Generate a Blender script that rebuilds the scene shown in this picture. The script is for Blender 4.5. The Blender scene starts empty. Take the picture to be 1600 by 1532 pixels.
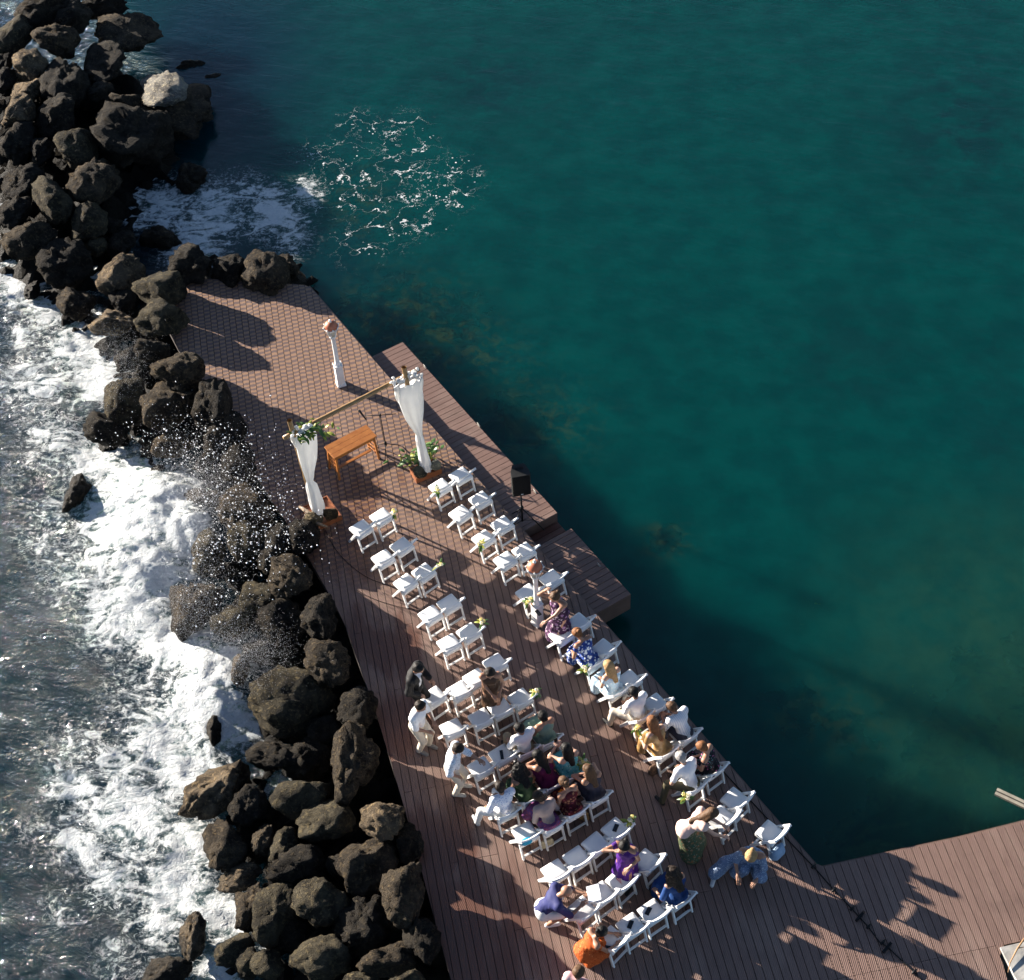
import bpy, bmesh, math, random
import numpy as np
from mathutils import Vector, Matrix

random.seed(7); rng = np.random.default_rng(7)
SC = bpy.context.scene
# ------------------------------------------------------------------ camera
FPX, TILT, ROLL, CH = 2455.6, 0.717896, -0.0646389, 25.5
IW, IH = 1600.0, 1532.0
ct, st, cr, sr = math.cos(TILT), math.sin(TILT), math.cos(ROLL), math.sin(ROLL)
_r0 = np.array([1, 0, 0.]); _u0 = np.array([0, ct, st]); _b0 = np.array([0, -st, ct])
CAMR = np.stack([cr * _r0 + sr * _u0, -sr * _r0 + cr * _u0, _b0])
cam_d = bpy.data.cameras.new('camera'); cam = bpy.data.objects.new('camera', cam_d)
SC.collection.objects.link(cam); SC.camera = cam
cam_d.sensor_fit = 'HORIZONTAL'; cam_d.sensor_width = 36.0; cam_d.lens = 36.0 * FPX / IW
cam_d.clip_start = 0.5; cam_d.clip_end = 2000
M = Matrix.Identity(4)
for i in range(3):
    for j in range(3): M[j][i] = CAMR[i][j]
M[2][3] = CH; cam.matrix_world = M

def G(x, y, z=0.0):
    """point at height z seen at photo pixel (x, y)"""
    d = CAMR.T @ np.array([(x - 800) / FPX, -(y - 766) / FPX, -1.0])
    return np.array([0, 0, CH]) + d * ((z - CH) / d[2])
def PXA(P):
    d = (P - np.array([0, 0, CH])) @ CAMR.T
    return 800 + FPX * d[..., 0] / -d[..., 2], 766 + FPX * d[..., 1] / d[..., 2]
def wdir(x, y, sx, sy):
    a = G(x, y); b = G(x + sx, y + sy); d = b - a; return d / np.linalg.norm(d)

# ------------------------------------------------------------------ light
SUN_EL, SUN_TO = math.radians(13.5), np.array([0.843, -0.538, 0])      # shadows run this way
SC.render.engine = 'CYCLES'
w = bpy.data.worlds.new('World'); SC.world = w; w.use_nodes = True
nt = w.node_tree; bg = nt.nodes['Background']
sky = nt.nodes.new('ShaderNodeTexSky'); sky.sky_type = 'NISHITA'; sky.sun_disc = False
sky.sun_elevation = SUN_EL; sky.sun_rotation = math.atan2(-SUN_TO[0], -SUN_TO[1]); sky.air_density = 0.6; sky.dust_density = 0.25
nt.links.new(sky.outputs[0], bg.inputs[0]); bg.inputs[1].default_value = 0.05
sd = bpy.data.lights.new('sun', 'SUN'); sd.energy = 5.0; sd.angle = math.radians(0.5); sd.color = (1.0, 0.91, 0.80)
sun = bpy.data.objects.new('sun', sd); SC.collection.objects.link(sun)
sv = Vector((SUN_TO[0] * math.cos(SUN_EL), SUN_TO[1] * math.cos(SUN_EL), -math.sin(SUN_EL)))
sun.rotation_euler = sv.to_track_quat('-Z', 'Y').to_euler(); sun.location = (-20, 30, 20)
vs = SC.view_settings; vs.view_transform = 'Standard'; vs.look = 'None'; vs.exposure = 2.0; vs.gamma = 1.0; vs.use_curve_mapping = False
SC.cycles.use_denoising = True; SC.cycles.max_bounces = 6; SC.cycles.transparent_max_bounces = 8
SC.cycles.caustics_reflective = False; SC.cycles.caustics_refractive = False

# ------------------------------------------------------------------ helpers
COL = SC.collection
def tag(o, label=None, cat=None, group=None, kind=None):
    if label: o['label'] = label
    if cat: o['category'] = cat
    if group: o['group'] = group
    if kind: o['kind'] = kind
    return o
def empty(name, loc=(0, 0, 0), rz=0.0, label=None, cat=None, group=None):
    o = bpy.data.objects.new(name, None); COL.objects.link(o); o.location = loc; o.rotation_euler = (0, 0, rz)
    o.empty_display_size = 0.1
    return tag(o, label, cat, group)
def link(name, me, parent=None, loc=None, rz=0.0):
    o = bpy.data.objects.new(name, me); COL.objects.link(o); o.parent = parent
    if loc is not None: o.location = loc
    if rz: o.rotation_euler = (0, 0, rz)
    return o
def mesh(name, V, F, mat, smooth=False):
    me = bpy.data.meshes.new(name)
    me.from_pydata([tuple(map(float, v)) for v in V], [], [tuple(map(int, f)) for f in F])
    if mat: me.materials.append(mat)
    if smooth: me.polygons.foreach_set('use_smooth', [True] * len(me.polygons))
    me.update(); return me
def meshnp(name, V, Q, mat, smooth=True):
    me = bpy.data.meshes.new(name); V = np.asarray(V, np.float32); Q = np.asarray(Q, np.int32)
    k = Q.shape[1]; me.vertices.add(len(V)); me.vertices.foreach_set('co', V.ravel())
    me.loops.add(Q.size); me.loops.foreach_set('vertex_index', Q.ravel())
    me.polygons.add(len(Q)); me.polygons.foreach_set('loop_start', np.arange(0, Q.size, k, dtype=np.int32))
    if smooth: me.polygons.foreach_set('use_smooth', np.ones(len(Q), bool))
    if mat: me.materials.append(mat)
    me.update(calc_edges=True); me.validate(); return me
class MB:
    def __init__(s): s.V = []; s.F = []
    def add(s, V, F):
        n = len(s.V); s.V += [tuple(map(float, v)) for v in V]; s.F += [tuple(i + n for i in f) for f in F]; return s
    def box(s, c, size, rot=None, taper=1.0):
        x, y, z = [q / 2 for q in size]
        P = np.array([[-x, -y, -z], [x, -y, -z], [x, y, -z], [-x, y, -z], [-x * taper, -y * taper, z], [x * taper, -y * taper, z], [x * taper, y * taper, z], [-x * taper, y * taper, z]])
        if rot is not None: P = P @ np.array(rot).T
        return s.add(P + np.array(c), [(0, 3, 2, 1), (4, 5, 6, 7), (0, 1, 5, 4), (1, 2, 6, 5), (2, 3, 7, 6), (3, 0, 4, 7)])
    def bar(s, a, b, w, h, up=(0, 0, 1)):
        a = np.array(a, float); b = np.array(b, float); d = b - a; L = np.linalg.norm(d); d /= L
        u = np.array(up, float); x = np.cross(d, u); x /= np.linalg.norm(x); u = np.cross(x, d)
        return s.box((a + b) / 2, (w, h, L), np.stack([x, u, d], 1))
    def tube(s, pts, rad, n=8, cap=True):
        pts = [np.array(p, float) for p in pts]; rad = rad if hasattr(rad, '__len__') else [rad] * len(pts)
        rings = []
        for i, p in enumerate(pts):
            d = pts[min(i + 1, len(pts) - 1)] - pts[max(i - 1, 0)]; d /= (np.linalg.norm(d) + 1e-9)
            a = np.array([0, 0, 1.]) if abs(d[2]) < .9 else np.array([1., 0, 0])
            x = np.cross(d, a); x /= np.linalg.norm(x); y = np.cross(d, x)
            rings.append([p + rad[i] * (math.cos(t) * x + math.sin(t) * y) for t in np.linspace(0, 2 * math.pi, n, endpoint=False)])
        V = [v for r in rings for v in r]; F = []
        for i in range(len(pts) - 1):
            for j in range(n): F.append((i * n + j, i * n + (j + 1) % n, (i + 1) * n + (j + 1) % n, (i + 1) * n + j))
        if cap: F.append(tuple(range(n - 1, -1, -1))); F.append(tuple((len(pts) - 1) * n + j for j in range(n)))
        return s.add(V, F)
    def lathe(s, prof, c=(0, 0, 0), n=14):
        V = []; F = []
        for r, z in prof:
            for t in np.linspace(0, 2 * math.pi, n, endpoint=False): V.append((c[0] + r * math.cos(t), c[1] + r * math.sin(t), c[2] + z))
        for i in range(len(prof) - 1):
            for j in range(n): F.append((i * n + j, i * n + (j + 1) % n, (i + 1) * n + (j + 1) % n, (i + 1) * n + j))
        F.append(tuple(range(n - 1, -1, -1))); F.append(tuple((len(prof) - 1) * n + j for j in range(n)))
        return s.add(V, F)
    def build(s, name, mat, parent=None, smooth=False, bevel=0.0, loc=None, rz=0.0):
        me = mesh(name, s.V, s.F, mat, smooth)
        if bevel:
            bm = bmesh.new(); bm.from_mesh(me)
            bmesh.ops.bevel(bm, geom=list(bm.edges), offset=bevel, segments=1, affect='EDGES', profile=.5)
            bm.to_mesh(me); bm.free()
        return link(name, me, parent, loc, rz)
def copy_tree(o, parent=None):
    c = o.copy(); COL.objects.link(c); c.parent = parent
    for ch in list(o.children): copy_tree(ch, c)
    return c

# numpy gradient noise
_perm = rng.permutation(256); _perm = np.concatenate([_perm, _perm, _perm])
_grad = rng.normal(size=(256, 3)); _grad /= np.linalg.norm(_grad, axis=1)[:, None]
def perlin(P):
    P = np.asarray(P, float); I = np.floor(P).astype(int); f = P - I; u = f * f * f * (f * (f * 6 - 15) + 10)
    I &= 255; out = 0
    for dx in (0, 1):
        for dy in (0, 1):
            for dz in (0, 1):
                h = _perm[_perm[_perm[I[..., 0] + dx] + I[..., 1] + dy] + I[..., 2] + dz] & 255
                g = _grad[h]
                d = (g[..., 0] * (f[..., 0] - dx) + g[..., 1] * (f[..., 1] - dy) + g[..., 2] * (f[..., 2] - dz))
                wgt = (u[..., 0] if dx else 1 - u[..., 0]) * (u[..., 1] if dy else 1 - u[..., 1]) * (u[..., 2] if dz else 1 - u[..., 2])
                out = out + wgt * d
    return out * 1.5
def fbm(P, oct=4, gain=.5):
    a = 1; s = 0; P = np.asarray(P, float)
    for k in range(oct): s = s + a * perlin(P * 2 ** k + 17.3 * k); a *= gain
    return s
def smooth(a, b, x):
    t = np.clip((x - a) / (b - a), 0, 1); return t * t * (3 - 2 * t)

# ------------------------------------------------------------------ materials
class NT:
    def __init__(s, name):
        s.m = bpy.data.materials.new(name); s.m.use_nodes = True; s.t = s.m.node_tree; s.t.nodes.clear()
        s.out = s.t.nodes.new('ShaderNodeOutputMaterial')
    def n(s, typ, **kw):
        nd = s.t.nodes.new('ShaderNode' + typ)
        for k, v in kw.items():
            if k.startswith('_'): setattr(nd, k[1:], v)
            else:
                key = int(k[1:]) if k[0] == 'i' and k[1:].isdigit() else k.replace('_', ' ')
                s.set(nd.inputs[key], v)
        return nd
    def set(s, inp, v):
        if isinstance(v, bpy.types.NodeSocket): s.t.links.new(v, inp)
        elif isinstance(v, bpy.types.Node): s.t.links.new(v.outputs[0], inp)
        else: inp.default_value = v
    def math(s, op, a, b=0.0, c=None, clamp=False):
        nd = s.n('Math', _operation=op, _use_clamp=clamp); s.set(nd.inputs[0], a); s.set(nd.inputs[1], b)
        if c is not None: s.set(nd.inputs[2], c)
        return nd.outputs[0]
    def mix(s, fac, a, b):
        nd = s.n('Mix', _data_type='RGBA'); s.set(nd.inputs[0], fac); s.set(nd.inputs[6], a); s.set(nd.inputs[7], b); return nd.outputs[2]
    def ramp(s, v, a, b, lo=0.0, hi=1.0):
        nd = s.n('MapRange', _interpolation_type='SMOOTHSTEP'); s.set(nd.inputs[0], v)
        for i, q in enumerate((a, b, lo, hi)): s.set(nd.inputs[i + 1], q)
        return nd.outputs[0]
    def noise(s, vec, scale, detail=4, rough=.55, dist=0.0):
        nd = s.n('TexNoise'); s.set(nd.inputs['Vector'], vec); nd.inputs['Scale'].default_value = scale
        nd.inputs['Detail'].default_value = detail; nd.inputs['Roughness'].default_value = rough; nd.inputs['Distortion'].default_value = dist
        return nd.outputs[0]
    def done(s, shader): s.set(s.out.inputs[0], shader); return s.m
def C4(c): return (c[0], c[1], c[2], 1.0)
def principled(name, col, rough=.6, noise=0.0, nscale=8.0, col2=None, bump=0.0, bscale=40.0, metal=0.0, spec=.5, coord='Object', sheen=0.0, trans=0.0):
    t = NT(name); co = t.n('TexCoord').outputs[coord]
    c = C4(col)
    if noise:
        c = t.mix(t.ramp(t.noise(co, nscale, 5), .5 - noise / 2, .5 + noise / 2), C4(col), C4(col2 or [q * .6 for q in col]))
    b = t.n('BsdfPrincipled'); t.set(b.inputs['Base Color'], c); b.inputs['Roughness'].default_value = rough
    b.inputs['Metallic'].default_value = metal; b.inputs['Specular IOR Level'].default_value = spec
    if sheen: b.inputs['Sheen Weight'].default_value = sheen
    if bump:
        bp = t.n('Bump'); bp.inputs['Strength'].default_value = bump; bp.inputs['Distance'].default_value = .02
        t.set(bp.inputs['Height'], t.noise(co, bscale, 4)); t.set(b.inputs['Normal'], bp.outputs[0])
    sh = b.outputs[0]
    if trans:
        tr = t.n('BsdfTranslucent'); tr.inputs[0].default_value = C4(col)
        mx = t.n('MixShader'); mx.inputs[0].default_value = trans; t.set(mx.inputs[1], sh); t.set(mx.inputs[2], tr.outputs[0]); sh = mx.outputs[0]
    return t.done(sh)
_pm = {}
def plain(col, rough=.65):
    k = (tuple(round(c, 3) for c in col), rough)
    if k not in _pm: _pm[k] = principled('paint_%02d' % len(_pm), col, rough, noise=.5, nscale=6, col2=[c * .82 for c in col], spec=.15)
    return _pm[k]
def printed(name, base, cols, scale=14.0, cover=.5):
    """printed cloth: noise-warped flower blots of the given colours on a base"""
    t = NT(name); co = t.n('TexCoord').outputs['Object']
    wv = t.n('VectorMath', _operation='ADD'); t.set(wv.inputs[0], co)
    nz = t.n('TexNoise'); t.set(nz.inputs['Vector'], co); nz.inputs['Scale'].default_value = scale * .8
    sc = t.n('VectorMath', _operation='SCALE'); t.set(sc.inputs[0], nz.outputs[1]); sc.inputs[3].default_value = .10; t.set(wv.inputs[1], sc.outputs[0])
    c = C4(base)
    for i, k in enumerate(cols):
        v = t.n('TexVoronoi'); v.inputs['Scale'].default_value = scale * (1 + .35 * i)
        off = t.n('VectorMath', _operation='ADD'); t.set(off.inputs[0], wv.outputs[0]); off.inputs[1].default_value = (3.1 * i, 1.7 * i, .9 * i)
        t.set(v.inputs['Vector'], off.outputs[0])
        c = t.mix(t.ramp(v.outputs['Distance'], cover * .75, cover * .55), c, C4(k))
    b = t.n('BsdfPrincipled'); t.set(b.inputs['Base Color'], c); b.inputs['Roughness'].default_value = .75; b.inputs['Specular IOR Level'].default_value = .15
    return t.done(b.outputs[0])

def rock_mat():
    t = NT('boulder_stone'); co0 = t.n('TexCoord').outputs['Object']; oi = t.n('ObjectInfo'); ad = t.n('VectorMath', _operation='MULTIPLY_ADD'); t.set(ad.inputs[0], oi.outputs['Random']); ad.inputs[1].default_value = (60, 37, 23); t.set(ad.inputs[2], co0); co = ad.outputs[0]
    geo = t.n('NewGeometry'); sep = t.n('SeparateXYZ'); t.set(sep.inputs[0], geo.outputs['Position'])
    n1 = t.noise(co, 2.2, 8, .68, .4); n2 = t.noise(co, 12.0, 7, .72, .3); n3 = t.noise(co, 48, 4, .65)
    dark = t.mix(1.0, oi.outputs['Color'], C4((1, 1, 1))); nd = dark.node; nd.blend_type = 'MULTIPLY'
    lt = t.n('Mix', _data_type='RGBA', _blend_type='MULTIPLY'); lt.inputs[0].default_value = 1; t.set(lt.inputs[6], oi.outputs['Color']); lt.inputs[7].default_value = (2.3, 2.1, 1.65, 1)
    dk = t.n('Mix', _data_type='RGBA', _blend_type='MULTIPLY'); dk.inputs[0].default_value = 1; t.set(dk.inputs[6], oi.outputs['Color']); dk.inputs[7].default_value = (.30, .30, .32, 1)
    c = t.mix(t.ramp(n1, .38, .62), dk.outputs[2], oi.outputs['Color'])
    c = t.mix(t.math('MULTIPLY', t.ramp(n2, .50, .66), .8), c, lt.outputs[2])
    wet = t.ramp(t.math('ADD', sep.outputs[2], t.math('MULTIPLY', n1, .5)), -.55, .05)      # below: darkened by the sea
    c = t.mix(wet, t.mix(.7, c, C4((.012, .011, .009))), c)
    b = t.n('BsdfPrincipled'); t.set(b.inputs['Base Color'], c)
    t.set(b.inputs['Roughness'], t.ramp(wet, 0, 1, .52, .88)); b.inputs['Specular IOR Level'].default_value = .12
    h = t.math('ADD', t.math('MULTIPLY', n2, 1.1), t.math('MULTIPLY', n3, .8)); h = t.math('ADD', h, t.math('MULTIPLY', n1, 1.0))
    bp = t.n('Bump'); bp.inputs['Strength'].default_value = 1.0; bp.inputs['Distance'].default_value = .26; t.set(bp.inputs['Height'], h); t.set(b.inputs['Normal'], bp.outputs[0])
    return t.done(b.outputs[0])

PA = math.radians(-81.658)                     # the deck boards run along this heading
PU = np.array([math.cos(PA), math.sin(PA)]); PV = np.array([-math.sin(PA), math.cos(PA)])     # along / across
PITCH = 0.1468
def deck_mat(name, ang, base, wetmask, pattern):
    t = NT(name); geo = t.n('NewGeometry'); oi = t.n('ObjectInfo')
    mp = t.n('Mapping', _vector_type='POINT'); t.set(mp.inputs['Vector'], geo.outputs['Position']); mp.inputs['Rotation'].default_value = (0, 0, -ang)
    sep = t.n('SeparateXYZ'); t.set(sep.inputs[0], mp.outputs[0]); u, v = sep.outputs[0], sep.outputs[1]
    pos = geo.outputs['Position']; sp = t.n('SeparateXYZ'); t.set(sp.inputs[0], pos)
    stretch = t.n('Mapping', _vector_type='POINT'); t.set(stretch.inputs['Vector'], mp.outputs[0]); stretch.inputs['Scale'].default_value = (.35, 1.4, 1)
    n1 = t.noise(stretch.outputs[0], 1.1, 5, .6); n2 = t.noise(stretch.outputs[0], 7, 5, .6)
    rnd = oi.outputs['Random']
    c = t.mix(t.ramp(rnd, 0, 1), C4([q * .95 for q in base]), C4([q * 1.05 for q in base]))
    # sun-bleached boards
    c = t.mix(t.math('MULTIPLY', t.ramp(t.math('ADD', n1, t.math('MULTIPLY', rnd, .07)), .52, .72), .5), c, C4((.29, .205, .165)))
    c = t.mix(t.math('MULTIPLY', t.ramp(n2, .45, .75), .34), c, C4([q * .42 for q in base]))
    n4 = t.noise(pos, .8, 6, .65, .6); c = t.mix(t.math('MULTIPLY', t.ramp(n4, .52, .70), .35), c, C4([q * .55 for q in base]))
    wet = 0.0
    for (x, y, r) in wetmask:
        d = t.n('VectorMath', _operation='DISTANCE'); t.set(d.inputs[0], pos); d.inputs[1].default_value = (x, y, 0)
        wv = t.ramp(t.math('ADD', d.outputs['Value'], t.math('MULTIPLY', t.math('SUBTRACT', n1, .5), 3.2)), r, r * .5)
        wet = wv if wet == 0.0 else t.math('MAXIMUM', wet, wv)
    if wet != 0.0: c = t.mix(t.math('MULTIPLY', wet, .8), c, C4((.115, .050, .034)))
    # ribbed emboss
    s1 = t.math('SINE', t.math('ADD', t.math('MULTIPLY', v, 2 * math.pi / .040), t.math('MULTIPLY', u, 2 * math.pi / .058)))
    rib = s1
    if pattern:
        idx = t.math('FLOOR', t.math('DIVIDE', v, PITCH))
        s2 = t.math('SINE', t.math('ADD', t.math('MULTIPLY', u, 2 * math.pi / .135), t.math('ADD', t.math('MULTIPLY', idx, 2.1), t.math('MULTIPLY', t.noise(mp.outputs[0], 2.2, 3), 9.0))))
        up = t.ramp(t.math('ADD', sp.outputs[1], t.math('MULTIPLY', n1, 2)), 19.5, 24.5)
        c = t.mix(t.math('MULTIPLY', t.math('MULTIPLY', t.ramp(s2, -.3, .3), up), .58), c, C4((.085, .06, .062)))
        c = t.mix(t.math('MULTIPLY', t.math('MULTIPLY', t.ramp(s2, .2, -.6), up), .42), c, C4((.40, .22, .095)))
        rib = t.math('MULTIPLY', s1, t.math('SUBTRACT', 1.0, t.math('MULTIPLY', up, .7)))
    c = t.mix(t.math('MULTIPLY', t.ramp(rib, -.2, .9), .30), c, C4([q * .42 for q in base]))
    b = t.n('BsdfPrincipled'); t.set(b.inputs['Base Color'], c)
    if wet != 0.0: t.set(b.inputs['Roughness'], t.ramp(wet, 0, 1, .62, .33))
    else: b.inputs['Roughness'].default_value = .62
    b.inputs['Specular IOR Level'].default_value = .3
    bp = t.n('Bump'); bp.inputs['Strength'].default_value = .35; bp.inputs['Distance'].default_value = .006
    t.set(bp.inputs['Height'], t.math('ADD', t.math('MULTIPLY', rib, .5), n2)); t.set(b.inputs['Normal'], bp.outputs[0])
    return t.done(b.outputs[0])

WHITE = principled('white_resin', (.80, .80, .79), .42, noise=.6, nscale=5, col2=(.70, .69, .66))
CUSH = principled('white_vinyl_pad', (.70, .70, .69), .5, noise=.7, nscale=6, col2=(.62, .63, .64), bump=.25, bscale=9)
ROCK = rock_mat()
DARKSUB = principled('shade_dark_substructure', (.035, .026, .022), .8, noise=.5)  # near-black so gaps between boards look shaded; the piles share it
FASCIA = principled('deck_fascia_board', (.16, .095, .07), .6, noise=.6, nscale=4)
wetpts = [tuple(G(x, y)[:2]) + (r,) for x, y, r in ((700, 1450, 1.7), (735, 1560, 1.7), (680, 1330, 1.1), (600, 1010, 1.0), (520, 850, 1.1), (560, 780, .9), (640, 1130, 1.0))]
BROWN = (.205, .130, .104)
DECK = deck_mat('composite_deck_board', PA, BROWN, wetpts, True)
BLACK = principled('black_plastic', (.009, .009, .010), .5, noise=.5, bump=.1, spec=.2)
BAMBOO = principled('bamboo_cane', (.33, .20, .08), .45, noise=.6, nscale=7, col2=(.20, .11, .04))
WOOD = principled('varnished_teak', (.36, .14, .035), .35, noise=.7, nscale=9, col2=(.25, .085, .02))
TRAYW = principled('cedar_tray', (.30, .10, .035), .55, noise=.7, nscale=8, col2=(.19, .06, .02))
LEAF = principled('glossy_leaf', (.05, .12, .03), .4, noise=.7, nscale=15, col2=(.11, .19, .04), trans=.25)
LEAFY = principled('yellow_leaf', (.36, .36, .05), .5, noise=.6, nscale=15, col2=(.18, .25, .04), trans=.25)
YEL = principled('yellow_petal', (.75, .58, .10), .6, noise=.6, nscale=20, col2=(.85, .75, .35))
CREAM = principled('cream_petal', (.80, .75, .55), .6, noise=.6, nscale=20)
VOILE = principled('white_voile', (.80, .80, .78), .85, noise=.5, nscale=5, col2=(.70, .71, .73), trans=.42, bump=.5, bscale=7)

# ------------------------------------------------------------------ sea floor, sea, foam
ZW = -0.95
def gw(x, y): return G(x, y, ZW)[:2]
def seg_dist(P, poly):
    best = np.full(P.shape[:-1], 1e9)
    for a, b in zip(poly[:-1], poly[1:]):
        a = np.array(a); b = np.array(b); d = b - a; L = d @ d
        h = np.clip(((P - a) @ d) / L, 0, 1); best = np.minimum(best, np.hypot(P[..., 0] - a[0] - h * d[0], P[..., 1] - a[1] - h * d[1]))
    return best
xs = np.concatenate([[-400, -120, -50, -28], np.arange(-17, 17.01, .075), [28, 50, 120, 400]])
ys = np.concatenate([[-300, -80, -20, 2], np.arange(9, 47.01, .075), [58, 90, 200, 600]])
GX, GY = np.meshgrid(xs, ys, indexing='xy'); P2 = np.stack([GX, GY], -1)
P3 = np.stack([GX, GY, np.full_like(GX, ZW)], -1); PXX, PXY = PXA(P3)
inside = (np.abs(GX) < 20) & (GY > 5) & (GY < 48)
bank = [gw(x, y) for x, y in ((-200, 60), (120, 200), (250, 400), (330, 640), (420, 900), (520, 1200), (600, 1532), (640, 1800))]
sideline = [gw(x, y) for x, y in ((60, -300), (130, 0), (190, 100), (240, 330), (330, 500), (900, 1100), (1250, 1700))]
# open side of the rock bank = left of sideline
def left_of(P, poly):
    xq = np.interp(P[..., 1], [p[1] for p in poly[::-1]], [p[0] for p in poly[::-1]]); return xq - P[..., 0]
rough_side = smooth(-2.2, 1.0, left_of(P2, sideline))
def blobs(L):
    D = np.zeros(GX.shape)
    for q in L:
        x, y, r = q[:3]; s = q[3] if len(q) > 3 else 1.0
        d = np.hypot((PXX - x), (PXY - y) * 1.15) / r
        D = np.maximum(D, min(1, s * 1.15) * np.exp(-(d ** 2) * .6))
    D[~inside] = 0; return D
FO = blobs([(130, 540, 60), (155, 590, 45), (60, 600, 70, .6), (90, 680, 60, .6), (150, 720, 50), (210, 760, 65), (260, 800, 60), (290, 850, 45), (200, 830, 80, .9), (235, 900, 75), (270, 1000, 65), (205, 960, 80, .75), (330, 1050, 60), (310, 1100, 60), (350, 1130, 55), (260, 1150, 80, .75), (190, 1200, 70, .62), (290, 1200, 60, .95), (120, 1230, 45, .66), (210, 1280, 80, .8), (130, 1320, 50, .66), (300, 1320, 55, .95), (180, 1380, 55, .66), (280, 1390, 60), (335, 1430, 45), (370, 1440, 40, .9), (250, 1445, 45, .7), (340, 1520, 45, .85), (30, 450, 40, .95), (20, 430, 30), (75, 485, 40, .75), (0, 300, 22, .85), (0, 345, 18), (5, 230, 14, .75), (100, 800, 60, .52), (60, 840, 50, .42), (120, 900, 70, .52), (60, 730, 60, .45), (40, 520, 40, .5), (120, 1180, 60, .5), (60, 1300, 40, .36), (90, 1420, 50, .36), (200, 1500, 60, .45), (430, 1010, 40, .8), (440, 1230, 28, .8), (420, 1470, 32, .75), (400, 1300, 24, .7), (545, 1500, 22, .6), (120, 470, 30, .75),
            (340, 330, 55, .74), (250, 320, 50, .74), (425, 335, 50, .70), (300, 385, 50, .76), (220, 300, 36, .6), (455, 370, 36, .6), (150, 425, 28, .7), (478, 300, 26, .62), (380, 300, 40, .55), (200, 340, 30, .62), (40, 580, 50, .42), (70, 640, 55, .45), (40, 780, 50, .30), (160, 880, 60, .6), (150, 990, 50, .42), (215, 1080, 60, .5), (130, 1270, 50, .5), (110, 440, 30, .7)])
LA = blobs([(520, 300, 36), (565, 290, 42), (640, 250, 40), (700, 290, 38), (600, 345, 42), (560, 200, 30, .6), (655, 320, 40), (560, 380, 36, .7), (640, 205, 30, .7), (500, 250, 34, .6), (720, 270, 26), (590, 225, 26, .5)])
ANG = math.radians(-38); cs, sn = math.cos(ANG), math.sin(ANG)
RU = GX * cs + GY * sn; RV = -GX * sn + GY * cs
hz = rough_side * (.10 * fbm(np.stack([RU * .28, RV * .75, GX * 0], -1), 5, .55) + .035 * fbm(np.stack([RU * 1.2, RV * 3.0, GX * 0 + 5], -1), 3, .6))
hz += (1 - rough_side) * .010 * fbm(np.stack([GX * .8, GY * .8, GX * 0 + 9], -1), 3)
hz += np.clip(FO - .35, 0, 1) * rough_side * (.03 + .07 * fbm(np.stack([RU * 1.1, RV * 2.2, GX * 0 + 3], -1), 5, .62))
SW = blobs([(255, 790, 60), (300, 820, 45, .9), (215, 880, 60, .6), (330, 1075, 50, .6)])
hz += .5 * SW * (1 + .18 * fbm(np.stack([GX * 1.5, GY * 1.5, GX * 0 + 7], -1), 4, .6))
hz[~inside] = 0
ramp_x = smooth(800, 1600, PXX) * smooth(560, 1150, PXY)
reef = np.maximum(np.exp(-((PXX - 640) / 130) ** 2 - ((PXY - 500) / 70) ** 2), .8 * np.exp(-((PXX - 800) / 90) ** 2 - ((PXY - 660) / 60) ** 2))
reef = np.maximum(reef, .7 * np.exp(-((PXX - 1040) / 40) ** 2 - ((PXY - 840) / 35) ** 2))
bedn = fbm(np.stack([GX * .35, GY * .35, GX * 0 + 2], -1), 5, .55)
bed = -3.6 + 1.5 * ramp_x + 1.9 * reef + (.45 + .5 * reef) * bedn
bed = np.minimum(bed, -1.25 + .2 * bedn)
NAVY_ = np.clip(1.1 * np.exp(-((PXX - 330) / 170) ** 2 - ((PXY - 90) / 190) ** 2) + .6 * np.exp(-((PXX - 480) / 130) ** 2 - ((PXY - 420) / 70) ** 2), 0, 1); NAVY_[~inside] = 0
DKP = np.clip(.9 * np.exp(-((PXX - 1500) / 110) ** 2 - ((PXY - 190) / 120) ** 2) + .75 * np.exp(-((PXX - 770) / 110) ** 2 - ((PXY - 130) / 75) ** 2) + .5 * np.exp(-((PXX - 1330) / 120) ** 2 - ((PXY - 560) / 90) ** 2) + .5 * np.exp(-((PXX - 1560) / 60) ** 2 - ((PXY - 640) / 140) ** 2), 0, 1)
REEF = np.clip(np.exp(-((PXX - 610) / 110) ** 2 - ((PXY - 490) / 55) ** 2) + .8 * np.exp(-((PXX - 700) / 90) ** 2 - ((PXY - 560) / 50) ** 2) + .6 * np.exp(-((PXX - 830) / 90) ** 2 - ((PXY - 660) / 55) ** 2) + .9 * np.exp(-((PXX - 1040) / 36) ** 2 - ((PXY - 845) / 26) ** 2) + .6 * np.exp(-((PXX - 560) / 60) ** 2 - ((PXY - 320) / 60) ** 2) + .5 * np.exp(-((PXX - 1290) / 110) ** 2 - ((PXY - 1130) / 60) ** 2), 0, 1)
SAND = smooth(1150, 1560, PXX) * smooth(650, 1020, PXY)
for q_ in (DKP, REEF, SAND): q_[~inside] = 0
depth = np.clip(ZW - bed, .2, 9); depth[~inside] = 4.5; bed[~inside] = -4
nx, ny = len(xs), len(ys)
idx = np.arange(nx * ny).reshape(ny, nx)
QUAD = np.stack([idx[:-1, :-1], idx[:-1, 1:], idx[1:, 1:], idx[1:, :-1]], -1).reshape(-1, 4)
def attr(me, name, a):
    at = me.attributes.new(name, 'FLOAT', 'POINT'); at.data.foreach_set('value', np.asarray(a, np.float32).ravel())

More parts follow.
